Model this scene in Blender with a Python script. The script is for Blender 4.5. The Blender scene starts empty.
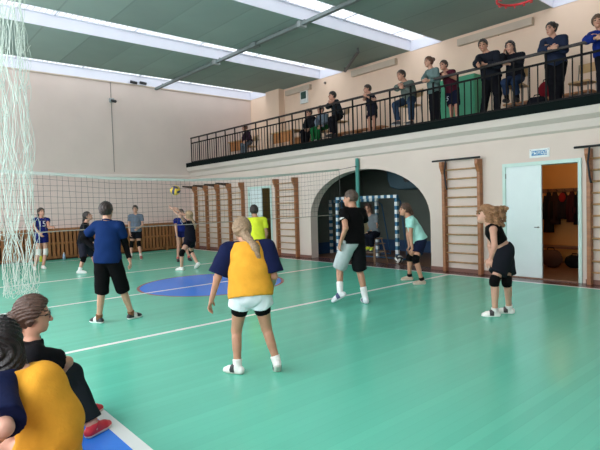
import bpy, math, random
import numpy as np
from mathutils import Vector, Matrix
random.seed(7); np.random.seed(7)
S = bpy.context.scene
COL = S.collection
PI = math.pi

# ------------------------------------------------------------------ camera (600x450 frame)
V1 = np.array([-132., 217.]); V2 = np.array([880., 186.]); CC = np.array([300., 225.])
FOC = math.sqrt(-np.dot(V1 - CC, V2 - CC)); EYE = 1.62
def _dir(p):
    v = np.array([(p[0]-CC[0])/FOC, -(p[1]-CC[1])/FOC, -1.]); return v/np.linalg.norm(v)
_Y = _dir(V1); _X = _dir(V2); _Z = np.cross(_X, _Y)
ROT = np.array([_X, _Y, _Z])              # camera -> world
cam = bpy.data.cameras.new('camera'); camo = bpy.data.objects.new('camera', cam); COL.objects.link(camo)
cam.sensor_width = 36.0; cam.lens = FOC/600*36.0; cam.clip_start = .05; cam.clip_end = 200
M = Matrix([list(r) for r in ROT]).to_4x4(); M.translation = Vector((0, 0, EYE)); camo.matrix_world = M
S.camera = camo
FW = ROT @ np.array([0, 0, -1.]); ORG = np.array([0, 0, EYE])
CF = np.array([FW[0], FW[1], 0]); CF /= np.linalg.norm(CF)
CR = np.array([CF[1], -CF[0], 0])
def ray(x, y): return ROT @ _dir((x, y))
def at(x, y, depth):
    r = ray(x, y); return ORG + r*(depth/np.dot(FW, r))
def atz(x, y, z):
    r = ray(x, y); return ORG + r*((z-EYE)/r[2])
def atx(x, y, X0):
    r = ray(x, y); return ORG + r*(X0/r[0])

# ------------------------------------------------------------------ world, light, exposure
w = bpy.data.worlds.new('sky'); S.world = w; w.use_nodes = True
bg = w.node_tree.nodes['Background']; bg.inputs[0].default_value = (.80, .88, 1, 1); bg.inputs[1].default_value = 1.0
S.view_settings.view_transform = 'Standard'; S.view_settings.look = 'None'
S.view_settings.gamma = 1; S.view_settings.use_curve_mapping = False
S.view_settings.exposure = 0.84
SKYLIGHT = 1.25           # glow of the overcast glazing
SIDEFILL = 4.6            # glow of the unseen fill windows added in the left wall
def area_light(name, loc, rot, sx, sy, power, color=(1, 1, 1)):
    l = bpy.data.lights.new(name, 'AREA'); l.shape = 'RECTANGLE'; l.size = sx; l.size_y = sy; l.energy = power; l.color = color
    o = bpy.data.objects.new(name, l); o.location = loc; o.rotation_euler = rot; COL.objects.link(o); return o
def point_light(name, loc, power, color, r=.08):
    l = bpy.data.lights.new(name, 'POINT'); l.energy = power; l.color = color; l.shadow_soft_size = r
    o = bpy.data.objects.new(name, l); o.location = loc; COL.objects.link(o); return o
point_light('changing_room_lamp', (11.4, 4.6, 2.75), 13, (1, .62, .28))
point_light('corridor_lamp', (11.2, 13.3, 2.6), 5, (1, .85, .5))

# ------------------------------------------------------------------ materials
def lin(c):
    return tuple(((v/255)/12.92 if v/255 <= .04045 else (((v/255)+.055)/1.055)**2.4) for v in c)
_mats = {}
def mat(name, rgb, rough=.6, var=.08, scale=8., bump=0., metal=0., spec=.5, bscale=None, stretch=None):
    if name in _mats: return _mats[name]
    m = bpy.data.materials.new(name); m.use_nodes = True; nt = m.node_tree; N = nt.nodes; L = nt.links
    b = N['Principled BSDF']; b.inputs['Roughness'].default_value = rough; b.inputs['Metallic'].default_value = metal
    b.inputs['Specular IOR Level'].default_value = spec
    tc = N.new('ShaderNodeTexCoord'); mp = N.new('ShaderNodeMapping')
    if stretch: mp.inputs['Scale'].default_value = stretch
    L.new(tc.outputs['Object'], mp.inputs[0])
    nz = N.new('ShaderNodeTexNoise'); nz.inputs['Scale'].default_value = scale; nz.inputs['Detail'].default_value = 4
    L.new(mp.outputs[0], nz.inputs['Vector'])
    rp = N.new('ShaderNodeValToRGB'); c = lin(rgb)
    rp.color_ramp.elements[0].position = .3; rp.color_ramp.elements[1].position = .7
    rp.color_ramp.elements[0].color = (*[v*(1-var) for v in c], 1); rp.color_ramp.elements[1].color = (*[min(1, v*(1+var)) for v in c], 1)
    L.new(nz.outputs['Fac'], rp.inputs[0]); L.new(rp.outputs[0], b.inputs['Base Color'])
    if bump:
        n2 = N.new('ShaderNodeTexNoise'); n2.inputs['Scale'].default_value = bscale or scale*4
        L.new(mp.outputs[0], n2.inputs['Vector'])
        bp = N.new('ShaderNodeBump'); bp.inputs['Strength'].default_value = bump; bp.inputs['Distance'].default_value = .01
        L.new(n2.outputs['Fac'], bp.inputs['Height']); L.new(bp.outputs[0], b.inputs['Normal'])
    _mats[name] = m; return m
def cloth(rgb):
    if max(rgb) < 180: rgb = tuple(int(v*.80) for v in rgb)
    return mat('cloth_%d_%d_%d' % rgb, rgb, .9, .06, 14, .25, spec=.1, bscale=60)
def skin(rgb):
    rgb = tuple(int(v*k) for v, k in zip(rgb, (.92, .88, .86)))
    return mat('skin_%d_%d_%d' % rgb, rgb, .5, .05, 20, .05, spec=.4)
def hairm(rgb): return mat('hair_%d_%d_%d' % rgb, rgb, .45, .3, 60, .5, spec=.4, bscale=120)
def wood(name, rgb, st=(1, 1, 8)): return mat(name, rgb, .45, .22, 3, .1, stretch=st)

class G:
    """tiny shader-math helper"""
    def __init__(s, m): s.nt = m.node_tree; s.N = s.nt.nodes; s.L = s.nt.links
    def n(s, op, a, b=None, c=None):
        k = s.N.new('ShaderNodeMath'); k.operation = op
        for i, v in enumerate((a, b, c)):
            if v is None: continue
            if isinstance(v, (int, float)): k.inputs[i].default_value = v
            else: s.L.new(v, k.inputs[i])
        return k.outputs[0]
    def band(s, x, c, hw): return s.n('LESS_THAN', s.n('ABSOLUTE', s.n('SUBTRACT', x, c)), hw)
    def rng(s, x, lo, hi): return s.n('MULTIPLY', s.n('GREATER_THAN', x, lo), s.n('LESS_THAN', x, hi))
    def mix(s, f, a, b):
        k = s.N.new('ShaderNodeMix'); k.data_type = 'RGBA'
        for i, v in ((0, f), (6, a), (7, b)):
            if isinstance(v, tuple): k.inputs[i].default_value = (*v, 1)
            elif isinstance(v, (int, float)): k.inputs[i].default_value = v
            else: s.L.new(v, k.inputs[i])
        return k.outputs[2]

# ------------------------------------------------------------------ mesh helpers
class MB:
    def __init__(s): s.v = []; s.f = []
    def add(s, v, f):
        o = len(s.v); s.v += [tuple(map(float, p)) for p in v]; s.f += [tuple(i+o for i in q) for q in f]; return s
    def box(s, a, b):
        x0, y0, z0 = a; x1, y1, z1 = b
        return s.add([(x0,y0,z0),(x1,y0,z0),(x1,y1,z0),(x0,y1,z0),(x0,y0,z1),(x1,y0,z1),(x1,y1,z1),(x0,y1,z1)],
                     [(0,3,2,1),(4,5,6,7),(0,1,5,4),(1,2,6,5),(2,3,7,6),(3,0,4,7)])
    def tube(s, pts, r, n=8, closed=False, cap=True):
        P = [np.array(p, float) for p in pts]; k = len(P); rings = []
        rr = r if isinstance(r, (list, tuple)) else [r]*k
        up = None
        for i in range(k):
            a = P[(i-1) % k] if (closed or i > 0) else P[i]; b = P[(i+1) % k] if (closed or i < k-1) else P[i]
            t = b-a; t = t/(np.linalg.norm(t)+1e-9)
            if up is None:
                up = np.array([0, 0, 1.]) if abs(t[2]) < .9 else np.array([1., 0, 0])
            e1 = np.cross(t, up); e1 /= np.linalg.norm(e1)+1e-9; e2 = np.cross(e1, t); up = e2
            rings.append([P[i]+rr[i]*(math.cos(2*PI*j/n)*e1+math.sin(2*PI*j/n)*e2) for j in range(n)])
        v = [p for q in rings for p in q]; f = []
        for i in range(k if closed else k-1):
            for j in range(n):
                a = i*n+j; b = i*n+(j+1) % n; c = ((i+1) % k)*n+(j+1) % n; d = ((i+1) % k)*n+j
                f.append((a, b, c, d))
        if cap and not closed:
            f.append(tuple(range(n-1, -1, -1))); f.append(tuple((k-1)*n+j for j in range(n)))
        return s.add(v, f)
    def prism(s, poly, axis, lo, hi):
        """extrude a polygon (list of 2-D points) along axis 0/1/2"""
        def p3(p, t):
            q = list(p); q.insert(axis, t); return tuple(q)
        n = len(poly)
        return s.add([p3(p, lo) for p in poly]+[p3(p, hi) for p in poly],
                     [tuple(range(n-1, -1, -1)), tuple(range(n, 2*n))]+[(i, (i+1) % n, n+(i+1) % n, n+i) for i in range(n)])
    def sphere(s, c, r, nu=16, nv=10, sc=(1, 1, 1)):
        v = [(c[0], c[1], c[2]+r*sc[2])]; f = []
        for i in range(1, nv):
            t = PI*i/nv
            for j in range(nu):
                p = 2*PI*j/nu
                v.append((c[0]+r*sc[0]*math.sin(t)*math.cos(p), c[1]+r*sc[1]*math.sin(t)*math.sin(p), c[2]+r*sc[2]*math.cos(t)))
        v.append((c[0], c[1], c[2]-r*sc[2]))
        for j in range(nu): f.append((0, 1+j, 1+(j+1) % nu)); f.append((len(v)-1, 1+(nv-2)*nu+(j+1) % nu, 1+(nv-2)*nu+j))
        for i in range(nv-2):
            for j in range(nu): f.append((1+i*nu+j, 1+(i+1)*nu+j, 1+(i+1)*nu+(j+1) % nu, 1+i*nu+(j+1) % nu))
        return s.add(v, f)
    def build(s, name, m, parent=None, smooth=False, bevel=0):
        me = bpy.data.meshes.new(name); me.from_pydata(s.v, [], s.f); me.update()
        import bmesh
        bm = bmesh.new(); bm.from_mesh(me); bmesh.ops.recalc_face_normals(bm, faces=bm.faces); bm.to_mesh(me); bm.free()
        o = bpy.data.objects.new(name, me); COL.objects.link(o)
        if m: me.materials.append(m)
        if smooth:
            for p in me.polygons: p.use_smooth = True
        if bevel:
            b = o.modifiers.new('bevel', 'BEVEL'); b.width = bevel; b.segments = 2; b.limit_method = 'ANGLE'
        if parent is not None: adopt(o, parent)
        return o
def adopt(o, parent):
    o.parent = parent; o.matrix_parent_inverse = parent.matrix_world_l if False else Matrix.Translation(-Vector(parent.location)) if parent.rotation_euler.z == 0 else (Matrix.Translation(parent.location) @ Matrix.Rotation(parent.rotation_euler.z, 4, 'Z')).inverted()
def tag(o, label, cat, group=None, kind=None):
    o['label'] = label; o['category'] = cat
    if group: o['group'] = group
    if kind: o['kind'] = kind
    return o
def struct(o): o['kind'] = 'structure'; return o
def empty(name, loc, label=None, cat=None, group=None, rz=0):
    o = bpy.data.objects.new(name, None); COL.objects.link(o); o.location = tuple(map(float, loc)); o.rotation_euler = (0, 0, rz)
    o.empty_display_size = .1
    if label: tag(o, label, cat, group)
    return o
def copy_tree(o, parent=None, shift=None):
    c = o.copy(); COL.objects.link(c)
    if parent is not None: c.parent = parent; c.matrix_parent_inverse = o.matrix_parent_inverse.copy()
    for ch in list(o.children): copy_tree(ch, c)
    return c

# ================================================================== THE HALL
XL, XR, YN, YF, ZC = -1.5, 9.9, -1.2, 18.1, 6.24
XB, ZB = 12.95, 3.36           # balcony back wall, balcony floor level

# ---- floor
fm = mat('painted_floor', (98, 192, 166), .30, .025, .5, 0, spec=.5)
g = G(fm); b = g.N['Principled BSDF']
tc = g.N.new('ShaderNodeTexCoord'); sx = g.N.new('ShaderNodeSeparateXYZ'); g.L.new(tc.outputs['Object'], sx.inputs[0])
X, Y = sx.outputs[0], sx.outputs[1]
basec = b.inputs['Base Color'].links[0].from_socket
# boards run along x, each board a little different in tone
row = g.n('FLOOR', g.n('MULTIPLY', Y, 11.0))
wn = g.N.new('ShaderNodeTexWhiteNoise'); wn.noise_dimensions = '1D'; g.L.new(row, wn.inputs['W'])
brd = g.n('MULTIPLY_ADD', wn.outputs['Value'], .09, .955)
mul = g.N.new('ShaderNodeVectorMath'); mul.operation = 'SCALE'; g.L.new(basec, mul.inputs[0]); g.L.new(brd, mul.inputs['Scale'])
seam = g.n('LESS_THAN', g.n('FRACT', g.n('MULTIPLY', Y, 11.0)), .05)
c0 = g.mix(g.n('MULTIPLY', seam, .10), mul.outputs[0], (.03, .16, .13))
WHT = (.80, .84, .82); BLU = lin((48, 128, 232)); MAR = lin((96, 62, 58))
r2 = g.n('SQRT', g.n('ADD', g.n('POWER', g.n('SUBTRACT', X, 5.43), 2), g.n('POWER', g.n('SUBTRACT', Y, 9.2), 2)))
c0 = g.mix(g.n('LESS_THAN', r2, 1.52), c0, lin((150, 96, 90)))
c0 = g.mix(g.n('LESS_THAN', r2, 1.46), c0, BLU)
out_r = g.n('GREATER_THAN', X, 9.44); out_l = g.n('LESS_THAN', X, 1.28)
c0 = g.mix(out_r, c0, MAR)
c0 = g.mix(out_l, c0, BLU)
c0 = g.mix(g.n('LESS_THAN', X, .93), c0, lin((140, 92, 70)))
inx = g.rng(X, 1.28, 9.44)
ln = g.n('MAXIMUM', g.band(Y, 6.05, .04), g.n("MAXIMUM", g.band(Y, 9.17, .042), g.band(Y, 12.5, .05)))
ln = g.n('MULTIPLY', ln, inx)
ln = g.n('MAXIMUM', ln, g.n('MAXIMUM', g.band(X, 9.42, .04), g.n('MULTIPLY', g.band(X, 1.32, .05), g.n('LESS_THAN', Y, 17.0))))
ln = g.n('MAXIMUM', ln, g.n('MULTIPLY', g.band(Y, 17.2, .025), inx))
c0 = g.mix(ln, c0, WHT)
g.L.new(c0, b.inputs['Base Color'])
b.inputs['Roughness'].default_value = .24
struct(MB().box((XL, YN, -.2), (XR+.3, YF, 0)).build('floor', fm))
brownfloor = wood('brown_boards', (120, 84, 62), (1, 6, 1))
struct(MB().box((XR+.3, 1.5, -.2), (XB+.3, 15.5, 0)).build('floor_rooms', brownfloor))

# ---- walls
peach = mat('peach_plaster', (230, 203, 180), .8, .03, 1.5, .05)
# far wall: pinkish above, pinker below the ledge
wm = mat('far_plaster', (213, 196, 187), .8, .03, 1.2, .05)
struct(MB().box((XL, YF, -.2), (XR+.02, YF+.3, 6.7)).box((XR+.02, YF, ZB-.3), (XB+.3, YF+.3, 6.7)).build('wall_far', wm))
pinkm = mat('pink_paint', (221, 198, 190), .7, .03, 1.5, .03)
struct(MB().box((XL, YF-.02, 1.0), (XR, YF, 2.80)).build('trim_1', pinkm))
ledge = mat('ledge_paint', (226, 212, 204), .7, .02, 2)
struct(MB().prism([(YF-.045, 2.80), (YF, 2.78), (YF, 2.90), (YF-.045, 2.89)], 0, XL, XR).build('trim_2', ledge))
struct(MB().box((XL-.3, YN-.3, -.2), (XL, YF, .9)).box((XL-.3, YN-.3, 5.2), (XL, YF, 6.7)).box((XL-.3, YN, .9), (XL, 0, 5.2))
       .box((XL-.3, 4.2, .9), (XL, 5.4, 5.2)).box((XL-.3, 9.6, .9), (XL, 10.8, 5.2)).box((XL-.3, 15.0, .9), (XL, YF, 5.2)).build('wall_left', wm))
struct(MB().box((XL-.3, YN-.3, -.2), (XB+.3, YN, 6.7)).build('wall_rear', wm))

# right wall with arch, two doors
wr = mat('right_plaster', (211, 195, 184), .75, .03, 1.3, .05)
T0, T1 = XR, XR+.28
AY0, AY1 = 6.83, 11.0
def arch_pts(n=28, y0=AY0, y1=AY1, zs=1.15, zt=2.48):
    c = (y0+y1)/2; a = (y1-y0)/2
    return [(c+a*math.cos(PI*i/n), zs+(zt-zs)*math.sin(PI*i/n)**.92) for i in range(n+1)]
D1 = (3.56, 5.06, 2.30); D2 = (12.84, 14.14, 2.24)
mb = MB()
def slab(y0, y1, z0, z1): mb.box((T0, y0, z0), (T1, y1, z1))
slab(YN, D1[0], -.2, 3.2); slab(D1[0], D1[1], D1[2], 3.2); slab(D1[1], AY0, -.2, 3.2)
slab(AY1, D2[0], -.2, 3.2); slab(D2[0], D2[1], D2[2], 3.2); slab(D2[1], YF+.01, -.2, 3.2)
A = arch_pts()
for (p, q) in zip(A[:-1], A[1:]):
    mb.prism([(p[0], p[1]), (q[0], q[1]), (q[0], 3.2), (p[0], 3.2)], 0, T0, T1)
struct(mb.build('wall_right', wr))
# cornice under the balcony
struct(MB().prism([(XR, 2.80), (XR-.05, 2.84), (XR-.06, 2.98), (XR-.16, 3.06), (XR-.18, 3.20), (XR, 3.20)], 1, YN, YF).build('trim_3', mat('cornice_paint', (204, 193, 184), .7, .02, 2)))
# skirting along the right wall
sk = mat('skirting_paint', (120, 84, 72), .6, .1, 4)
mb = MB()
for y0, y1 in ((YN, D1[0]-.06), (D1[1]+.06, AY0), (AY1, D2[0]-.06), (D2[1]+.06, YF)): mb.box((XR-.02, y0, 0), (XR, y1, .08))
struct(mb.build('baseboard_right', sk))
# balcony slab and edge
struct(MB().box((XR-.18, YN, 3.20), (XB+.3, YF, ZB)).build('floor_balcony', mat('balcony_boards', (120, 104, 92), .6, .1, 3)))
# balcony back wall with a pier
struct(MB().box((XB, YN, ZB-.25), (XB+.3, YF+.3, 6.7)).box((XB-.3, 15.75, ZB), (XB, 16.6, ZC)).build('wall_balcony', peach))
grey = mat('grey_beam', (198, 182, 164), .8, .05, 3)
mb = MB()
for y0, y1 in ((1.6, 4.0), (5.6, 8.0), (9.9, 12.1), (13.95, 15.7)):
    mb.box((XB-.13, y0+.15, 5.93), (XB, y1-.15, 6.12))
struct(mb.build('trim_4', grey))

# ---- ceiling with skylight wells
cm = mat('ceiling_paint', (136, 154, 146), .8, .05, .9, .05)
g = G(cm); b = g.N['Principled BSDF']
tc = g.N.new('ShaderNodeTexCoord'); sx = g.N.new('ShaderNodeSeparateXYZ'); g.L.new(tc.outputs['Object'], sx.inputs[0])
jt = g.n('LESS_THAN', g.n('FRACT', g.n('MULTIPLY', sx.outputs[0], .85)), .035)
wn = g.N.new('ShaderNodeTexWhiteNoise'); wn.noise_dimensions = '1D'; g.L.new(g.n('FLOOR', g.n('MULTIPLY', sx.outputs[0], .85)), wn.inputs['W'])
old = b.inputs['Base Color'].links[0].from_socket
sc_ = g.N.new('ShaderNodeVectorMath'); sc_.operation = 'SCALE'; g.L.new(old, sc_.inputs[0]); g.L.new(g.n('MULTIPLY_ADD', wn.outputs['Value'], .2, .9), sc_.inputs['Scale'])
g.L.new(g.mix(g.n('MULTIPLY', jt, .3), sc_.outputs[0], lin((96, 110, 104))), b.inputs['Base Color'])
WELLS = [(.1, 1.25), (4.2, 5.3), (8.42, 9.55), (12.45, 13.65), (16.72, YF)]
ZG = 6.56
edges = [YN]+[e for wl in WELLS for e in wl]
mb = MB()
for i in range(0, len(edges)-1, 2):
    mb.box((XL-.3, edges[i]-(.3 if i == 0 else 0), ZC), (XB+.3, edges[i+1], ZG+.16))
struct(mb.build('ceiling', cm))
white_paint = mat('white_lining', (222, 223, 234), .6, .02, 3)
gl = bpy.data.materials.new('skylight_glazing'); gl.use_nodes = True
g = G(gl); g.N.remove(g.N['Principled BSDF']); em = g.N.new('ShaderNodeEmission'); out = g.N['Material Output']; g.L.new(em.outputs[0], out.inputs[0])
tc = g.N.new('ShaderNodeTexCoord'); sx = g.N.new('ShaderNodeSeparateXYZ'); g.L.new(tc.outputs['Object'], sx.inputs[0])
wx = g.n('LESS_THAN', g.n('FRACT', g.n('MULTIPLY', sx.outputs[0], 7.0)), .22); wy = g.n('LESS_THAN', g.n('FRACT', g.n('MULTIPLY', sx.outputs[1], 9.0)), .12)
g.L.new(g.mix(g.n('MAXIMUM', wx, wy), (.90, .96, 1.0), (.30, .32, .34)), em.inputs[0]); em.inputs[1].default_value = SKYLIGHT
for i, (y0, y1) in enumerate(WELLS):
    far = y1 >= YF-.01
    fr = MB()
    fr.box((XL, y0, ZC-.01), (XB, y0+.02, ZG)) if True else None
    if not far: fr.box((XL, y1-.02, ZC-.01), (XB, y1, ZG-.03))
    fr.box((XL, y0+.02, ZG-.03), (XB, y0+.07, ZG)); fr.box((XL, y1-.07, ZG-.03), (XB, y1-.02 if not far else y1, ZG))
    x = XL+1.2
    while x < XB: fr.box((x-.02, y0+.05, ZG-.03), (x+.02, y1-.05, ZG)); x += 2.05
    o = struct(fr.build('window_%d' % (i+1), white_paint))
    MB().box((XL-.2, y0, ZG), (XB+.2, y1, ZG+.02)).build('pane', gl, o)
struct(MB().box((XL, YF-.03, ZC-.02), (XB, YF-.001, ZG-.03)).build('trim_8', white_paint))
mb = MB()
for y0, y1 in WELLS: mb.box((XB-.02, y0+.02, ZC-.02), (XB-.001, min(y1-.02, YF-.03), ZG-.03))
struct(mb.build('trim_9', white_paint))
struct(MB().box((XL, YF-.05, ZC-.06), (XB, YF-.001, ZC-.025)).build('trim_10', grey))
# fill windows added in the left wall, outside the frame, to brighten the hall
sw = bpy.data.materials.new('side_fill_glow'); sw.use_nodes = True
g = G(sw); g.N.remove(g.N['Principled BSDF']); em = g.N.new('ShaderNodeEmission'); g.L.new(em.outputs[0], g.N['Material Output'].inputs[0])
em.inputs[0].default_value = (.92, .96, 1, 1); em.inputs[1].default_value = SIDEFILL
for i, (y0, y1) in enumerate(((0, 4.2), (5.4, 9.6), (10.8, 15.0))):
    fr = MB()
    for k in range(4): yy = y0+(y1-y0)*k/3; fr.box((XL-.2, max(y0, yy-.04), .9), (XL-.12, min(y1, yy+.04), 5.2))
    for zz in (.9, 2.3, 3.7, 5.12): fr.box((XL-.2, y0, zz), (XL-.12, y1, zz+.08))
    o = struct(fr.build('window_%d' % (i+6), white_paint))
    MB().box((XL-.26, y0, .9), (XL-.24, y1, 5.2)).build('pane', sw, o)

# ---- slatted wooden dado along the far wall
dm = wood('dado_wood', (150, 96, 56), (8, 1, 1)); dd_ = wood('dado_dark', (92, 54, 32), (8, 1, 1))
mb = MB(); x = XL
while x < 9.35: mb.box((x, YF-.20, .10), (x+.085, YF-.17, 1.0)); x += .135
mb.box((XL, YF-.22, .98), (9.4, YF-.02, 1.05)); mb.box((XL, YF-.215, .52), (9.4, YF-.16, .58))
mb.box((XL, YF-.20, .06), (9.4, YF-.165, .12))
x = XL+.4
while x < 9.4: mb.box((x, YF-.22, 0), (x+.07, YF-.15, 1.0)); x += 1.62
o = struct(mb.build('trim_5', dm))
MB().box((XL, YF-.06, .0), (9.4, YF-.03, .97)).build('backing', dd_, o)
struct(MB().box((XL, YF-.025, 0), (XR, YF, .14)).build('baseboard_far', mat('blue_grey_paint', (92, 104, 128), .6)))
struct(MB().tube([(XL, YF-.3, 1.06), (3.2, YF-.3, 1.10)], .03).tube([(XL, YF-.3, .92), (3.2, YF-.3, .95)], .025).box((XL, YF-.33, 1.0), (XL+.05, YF-.02, 1.2)).box((3.15, YF-.33, .9), (3.2, YF-.02, 1.15)).build('trim_6', mat('pipe_paint', (225, 212, 195), .5)))

# ---- niche behind the arch
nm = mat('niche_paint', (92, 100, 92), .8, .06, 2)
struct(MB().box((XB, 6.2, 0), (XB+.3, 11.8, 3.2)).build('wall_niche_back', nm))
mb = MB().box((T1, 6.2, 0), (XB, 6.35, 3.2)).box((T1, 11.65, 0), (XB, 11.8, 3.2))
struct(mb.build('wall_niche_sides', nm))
struct(MB().box((XB-.02, 6.35, 0), (XB, 11.65, .36)).box((T1, 6.35, 0), (XB-.02, 6.37, .36)).box((T1, 11.63, 0), (XB-.02, 11.65, .36)).build('trim_7', mat('blue_dado', (28, 62, 100), .6)))
# ---- changing room and corridor behind the doors
om = mat('ochre_paint', (214, 160, 96), .8, .05, 2)
mb = MB().box((XB, 2.3, 0), (XB+.3, 6.2, 3.2)).box((T1, 2.2, 0), (XB, 2.3, 3.2)).box((T1, 6.1, 0), (XB, 6.2, 3.2))
struct(mb.build('wall_changing_room', om))
ol = mat('olive_paint', (150, 132, 70), .8, .05, 2)
mb = MB().box((XB, 12.0, 0), (XB+.3, 15.2, 3.2)).box((T1, 12.0, 0), (XB, 12.1, 3.2)).box((T1, 15.1, 0), (XB, 15.2, 3.2))
struct(mb.build('wall_corridor', ol))

# ---- doors
mint = mat('mint_frame_paint', (190, 214, 206), .5, .03, 3); leafm = mat('pale_leaf_paint', (214, 226, 226), .45, .02, 3)
def door(idx, y0, y1, zt, ysplit, open_room):
    f = MB().box((XR-.03, y0, 0), (T1+.02, y0+.06, zt-.07)).box((XR-.03, y1-.06, 0), (T1+.02, y1, zt-.07)).box((XR-.03, y0, zt-.07), (T1+.02, y1, zt))
    o = struct(f.build('door_%d' % idx, mint))
    l = MB().box((XR+.0, ysplit, .02), (XR+.045, y1-.06, zt-.07)).build('leaf', leafm, o, bevel=.004)
    MB().tube([(XR-.02, ysplit+.06, 1.02), (XR-.05, ysplit+.06, 1.02), (XR-.05, ysplit+.12, 1.02)], .008).tube([(XR, ysplit+.06, 1.02), (XR-.03, ysplit+.06, 1.02)], .016).build('door_handle', mat('dull_steel', (120, 120, 118), .35, metal=.8), l)
    # the opened leaf, swung into the room behind
    l2 = MB().box((T1+.02, y0+.04, .02), (T1+.62, y0+.08, zt-.08)).build('leaf', leafm, o, bevel=.004)
    for z in (.25, zt-.3): MB().tube([(XR-.015, y1-.06, z), (XR-.015, y1-.06, z+.1)], .012).build('hinge', mat('dull_steel', (120, 120, 118), .35), o)
    MB().box((XR-.02, y0+.06, 0), (T1, y1-.06, .02)).build('threshold', brownfloor, o)
    return o
door(1, *D1, 4.29, True); door(2, *D2, 13.40, True)

# ================================================================== FURNITURE AND FITTINGS
woodbar = wood('wall_bar_wood', (152, 98, 60)); rungm = wood('rung_wood', (176, 138, 96), (1, 8, 1))
blackm = mat('black_steel', (24, 24, 26), .45, .1, 6); darkm = mat('dark_plastic', (30, 32, 36), .5)
def wall_bars(label, posts, H=2.45, arms='rod'):
    t = empty('wall_bars', (XR-.1, posts[0], 0), label, 'wall bars', 'wall bars along the balcony wall')
    for y in posts:
        MB().prism([(XR-.13, 0), (XR-.001, 0), (XR-.001, H), (XR-.22, H), (XR-.22, H-.10), (XR-.13, H-.28)], 1, y-.035, y+.035).build('post', woodbar, t, bevel=.006)
    for a, b_ in zip(posts[:-1], posts[1:]):
        n = 0; z = .22
        while z < H-.12:
            MB().tube([(XR-.07, a+.03, z), (XR-.07, b_-.03, z)], .018, 8).build('rung', rungm, t, smooth=True); z += .205
    return t
def pull_bar(t, y0, y1, H=2.45, strap_y=None):
    MB().tube([(XR-.19, y0, H+.03), (XR-.19, y1, H+.03)], .022, 10).build('pull_up_rod', blackm, t, smooth=True)
    if strap_y is not None:
        p = [(XR-.2, strap_y, H+.02), (XR-.23, strap_y+.02, H-.25), (XR-.21, strap_y, H-.5), (XR-.2, strap_y-.02, H-.62)]
        MB().tube(p, .018, 8).build('strap', mat('dark_strap', (30, 34, 42), .8), t, smooth=True)
yy = [14.40, 15.22, 16.02, 16.84, 17.66]
t = wall_bars('five-post run of brown wall bars in the far corner beside the pale door', yy, 2.42)
for y in yy[1:]:
    MB().prism([(XR-.62, 2.40), (XR-.1, 2.32), (XR-.1, 2.44), (XR-.62, 2.45)], 1, y-.03, y+.03).build('pull_up_arm', mat('dark_arm', (58, 44, 36), .6), t)
wall_bars('brown wall bars between the far door and the arch', [11.55, 12.48], 2.42)
t = wall_bars('brown wall bars between the arch and the changing room door', [5.54, 6.40], 2.45); pull_bar(t, 5.46, 6.62, 2.45, 6.27)
t = wall_bars('brown wall bars at the right edge past the changing room door', [2.63, 3.41], 2.45); pull_bar(t, 2.5, 3.62, 2.45, 3.36)

# ---- volleyball net across the hall
teal = mat('teal_post_paint', (70, 142, 132), .45, .06, 5)
NY = 9.17
topx = [1.25, 1.81, 2.52, 3.37, 5.06, 6.48, 7.95, 9.3]; topz = [2.31, 2.28, 2.25, 2.19, 2.17, 2.23, 2.35, 2.47]
botz = [1.27, 1.27, 1.28, 1.28, 1.27, 1.29, 1.29, 1.31]
zt_ = lambda x: float(np.interp(x, topx, topz)); zb_ = lambda x: float(np.interp(x, topx, botz))
net = empty('volleyball_net', (5.3, NY, 0), 'dark mesh volleyball net stretched across the court with a pale top tape', 'net')
mb = MB()
nx = 80
for i in range(nx+1):
    x = 1.25+(9.3-1.25)*i/nx
    mb.tube([(x+.01*math.sin(i*1.7), NY+.01*math.sin(i), zt_(x)), (x+.012*math.sin(i*2.3), NY+.015*math.sin(i*.7), (zt_(x)+zb_(x))/2), (x, NY, zb_(x))], .0025, 4, cap=False)
for j in range(1, 10):
    pts = []
    for i in range(41):
        x = 1.25+(9.3-1.25)*i/40; f = j/10
        pts.append((x, NY+.01*math.sin(i*.9+j), zt_(x)*(1-f)+zb_(x)*f+.008*math.sin(i*1.3+j*2)))
    mb.tube(pts, .0025, 4, cap=False)
mb.build('mesh_netting', mat('net_cord', (92, 86, 80), .9), net)
xs = np.linspace(1.25, 9.3, 60)
mb = MB()
for a, b_ in zip(xs[:-1], xs[1:]):
    mb.add([(a, NY-.008, zt_(a)-.028), (b_, NY-.008, zt_(b_)-.028), (b_, NY-.008, zt_(b_)+.022), (a, NY-.008, zt_(a)+.022),
            (a, NY+.008, zt_(a)-.028), (b_, NY+.008, zt_(b_)-.028), (b_, NY+.008, zt_(b_)+.022), (a, NY+.008, zt_(a)+.022)],
           [(0,1,2,3),(7,6,5,4),(3,2,6,7),(4,5,1,0)])
mb.build('top_tape', mat('net_tape', (184, 192, 184), .8), net)
MB().tube([(x, NY, zb_(x)) for x in xs], .009, 6).build('bottom_cord', mat('net_rope', (158, 150, 138), .8), net)
MB().tube([(9.3, NY, 2.47), (9.77, 9.04, 2.56)], .008, 6).tube([(9.3, NY, 1.31), (9.77, 9.04, 1.33)], .007, 6).tube([(1.25, NY, 2.31), (1.01, NY, 2.34)], .008, 6).tube([(1.25, NY, 1.27), (1.01, NY, 1.27)], .008, 6).tube([(9.3, NY, 2.47), (9.3, NY, 1.31)], .007, 6).build('tension_rope', mat('net_rope_dark', (70, 72, 70), .8), net)
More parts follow.
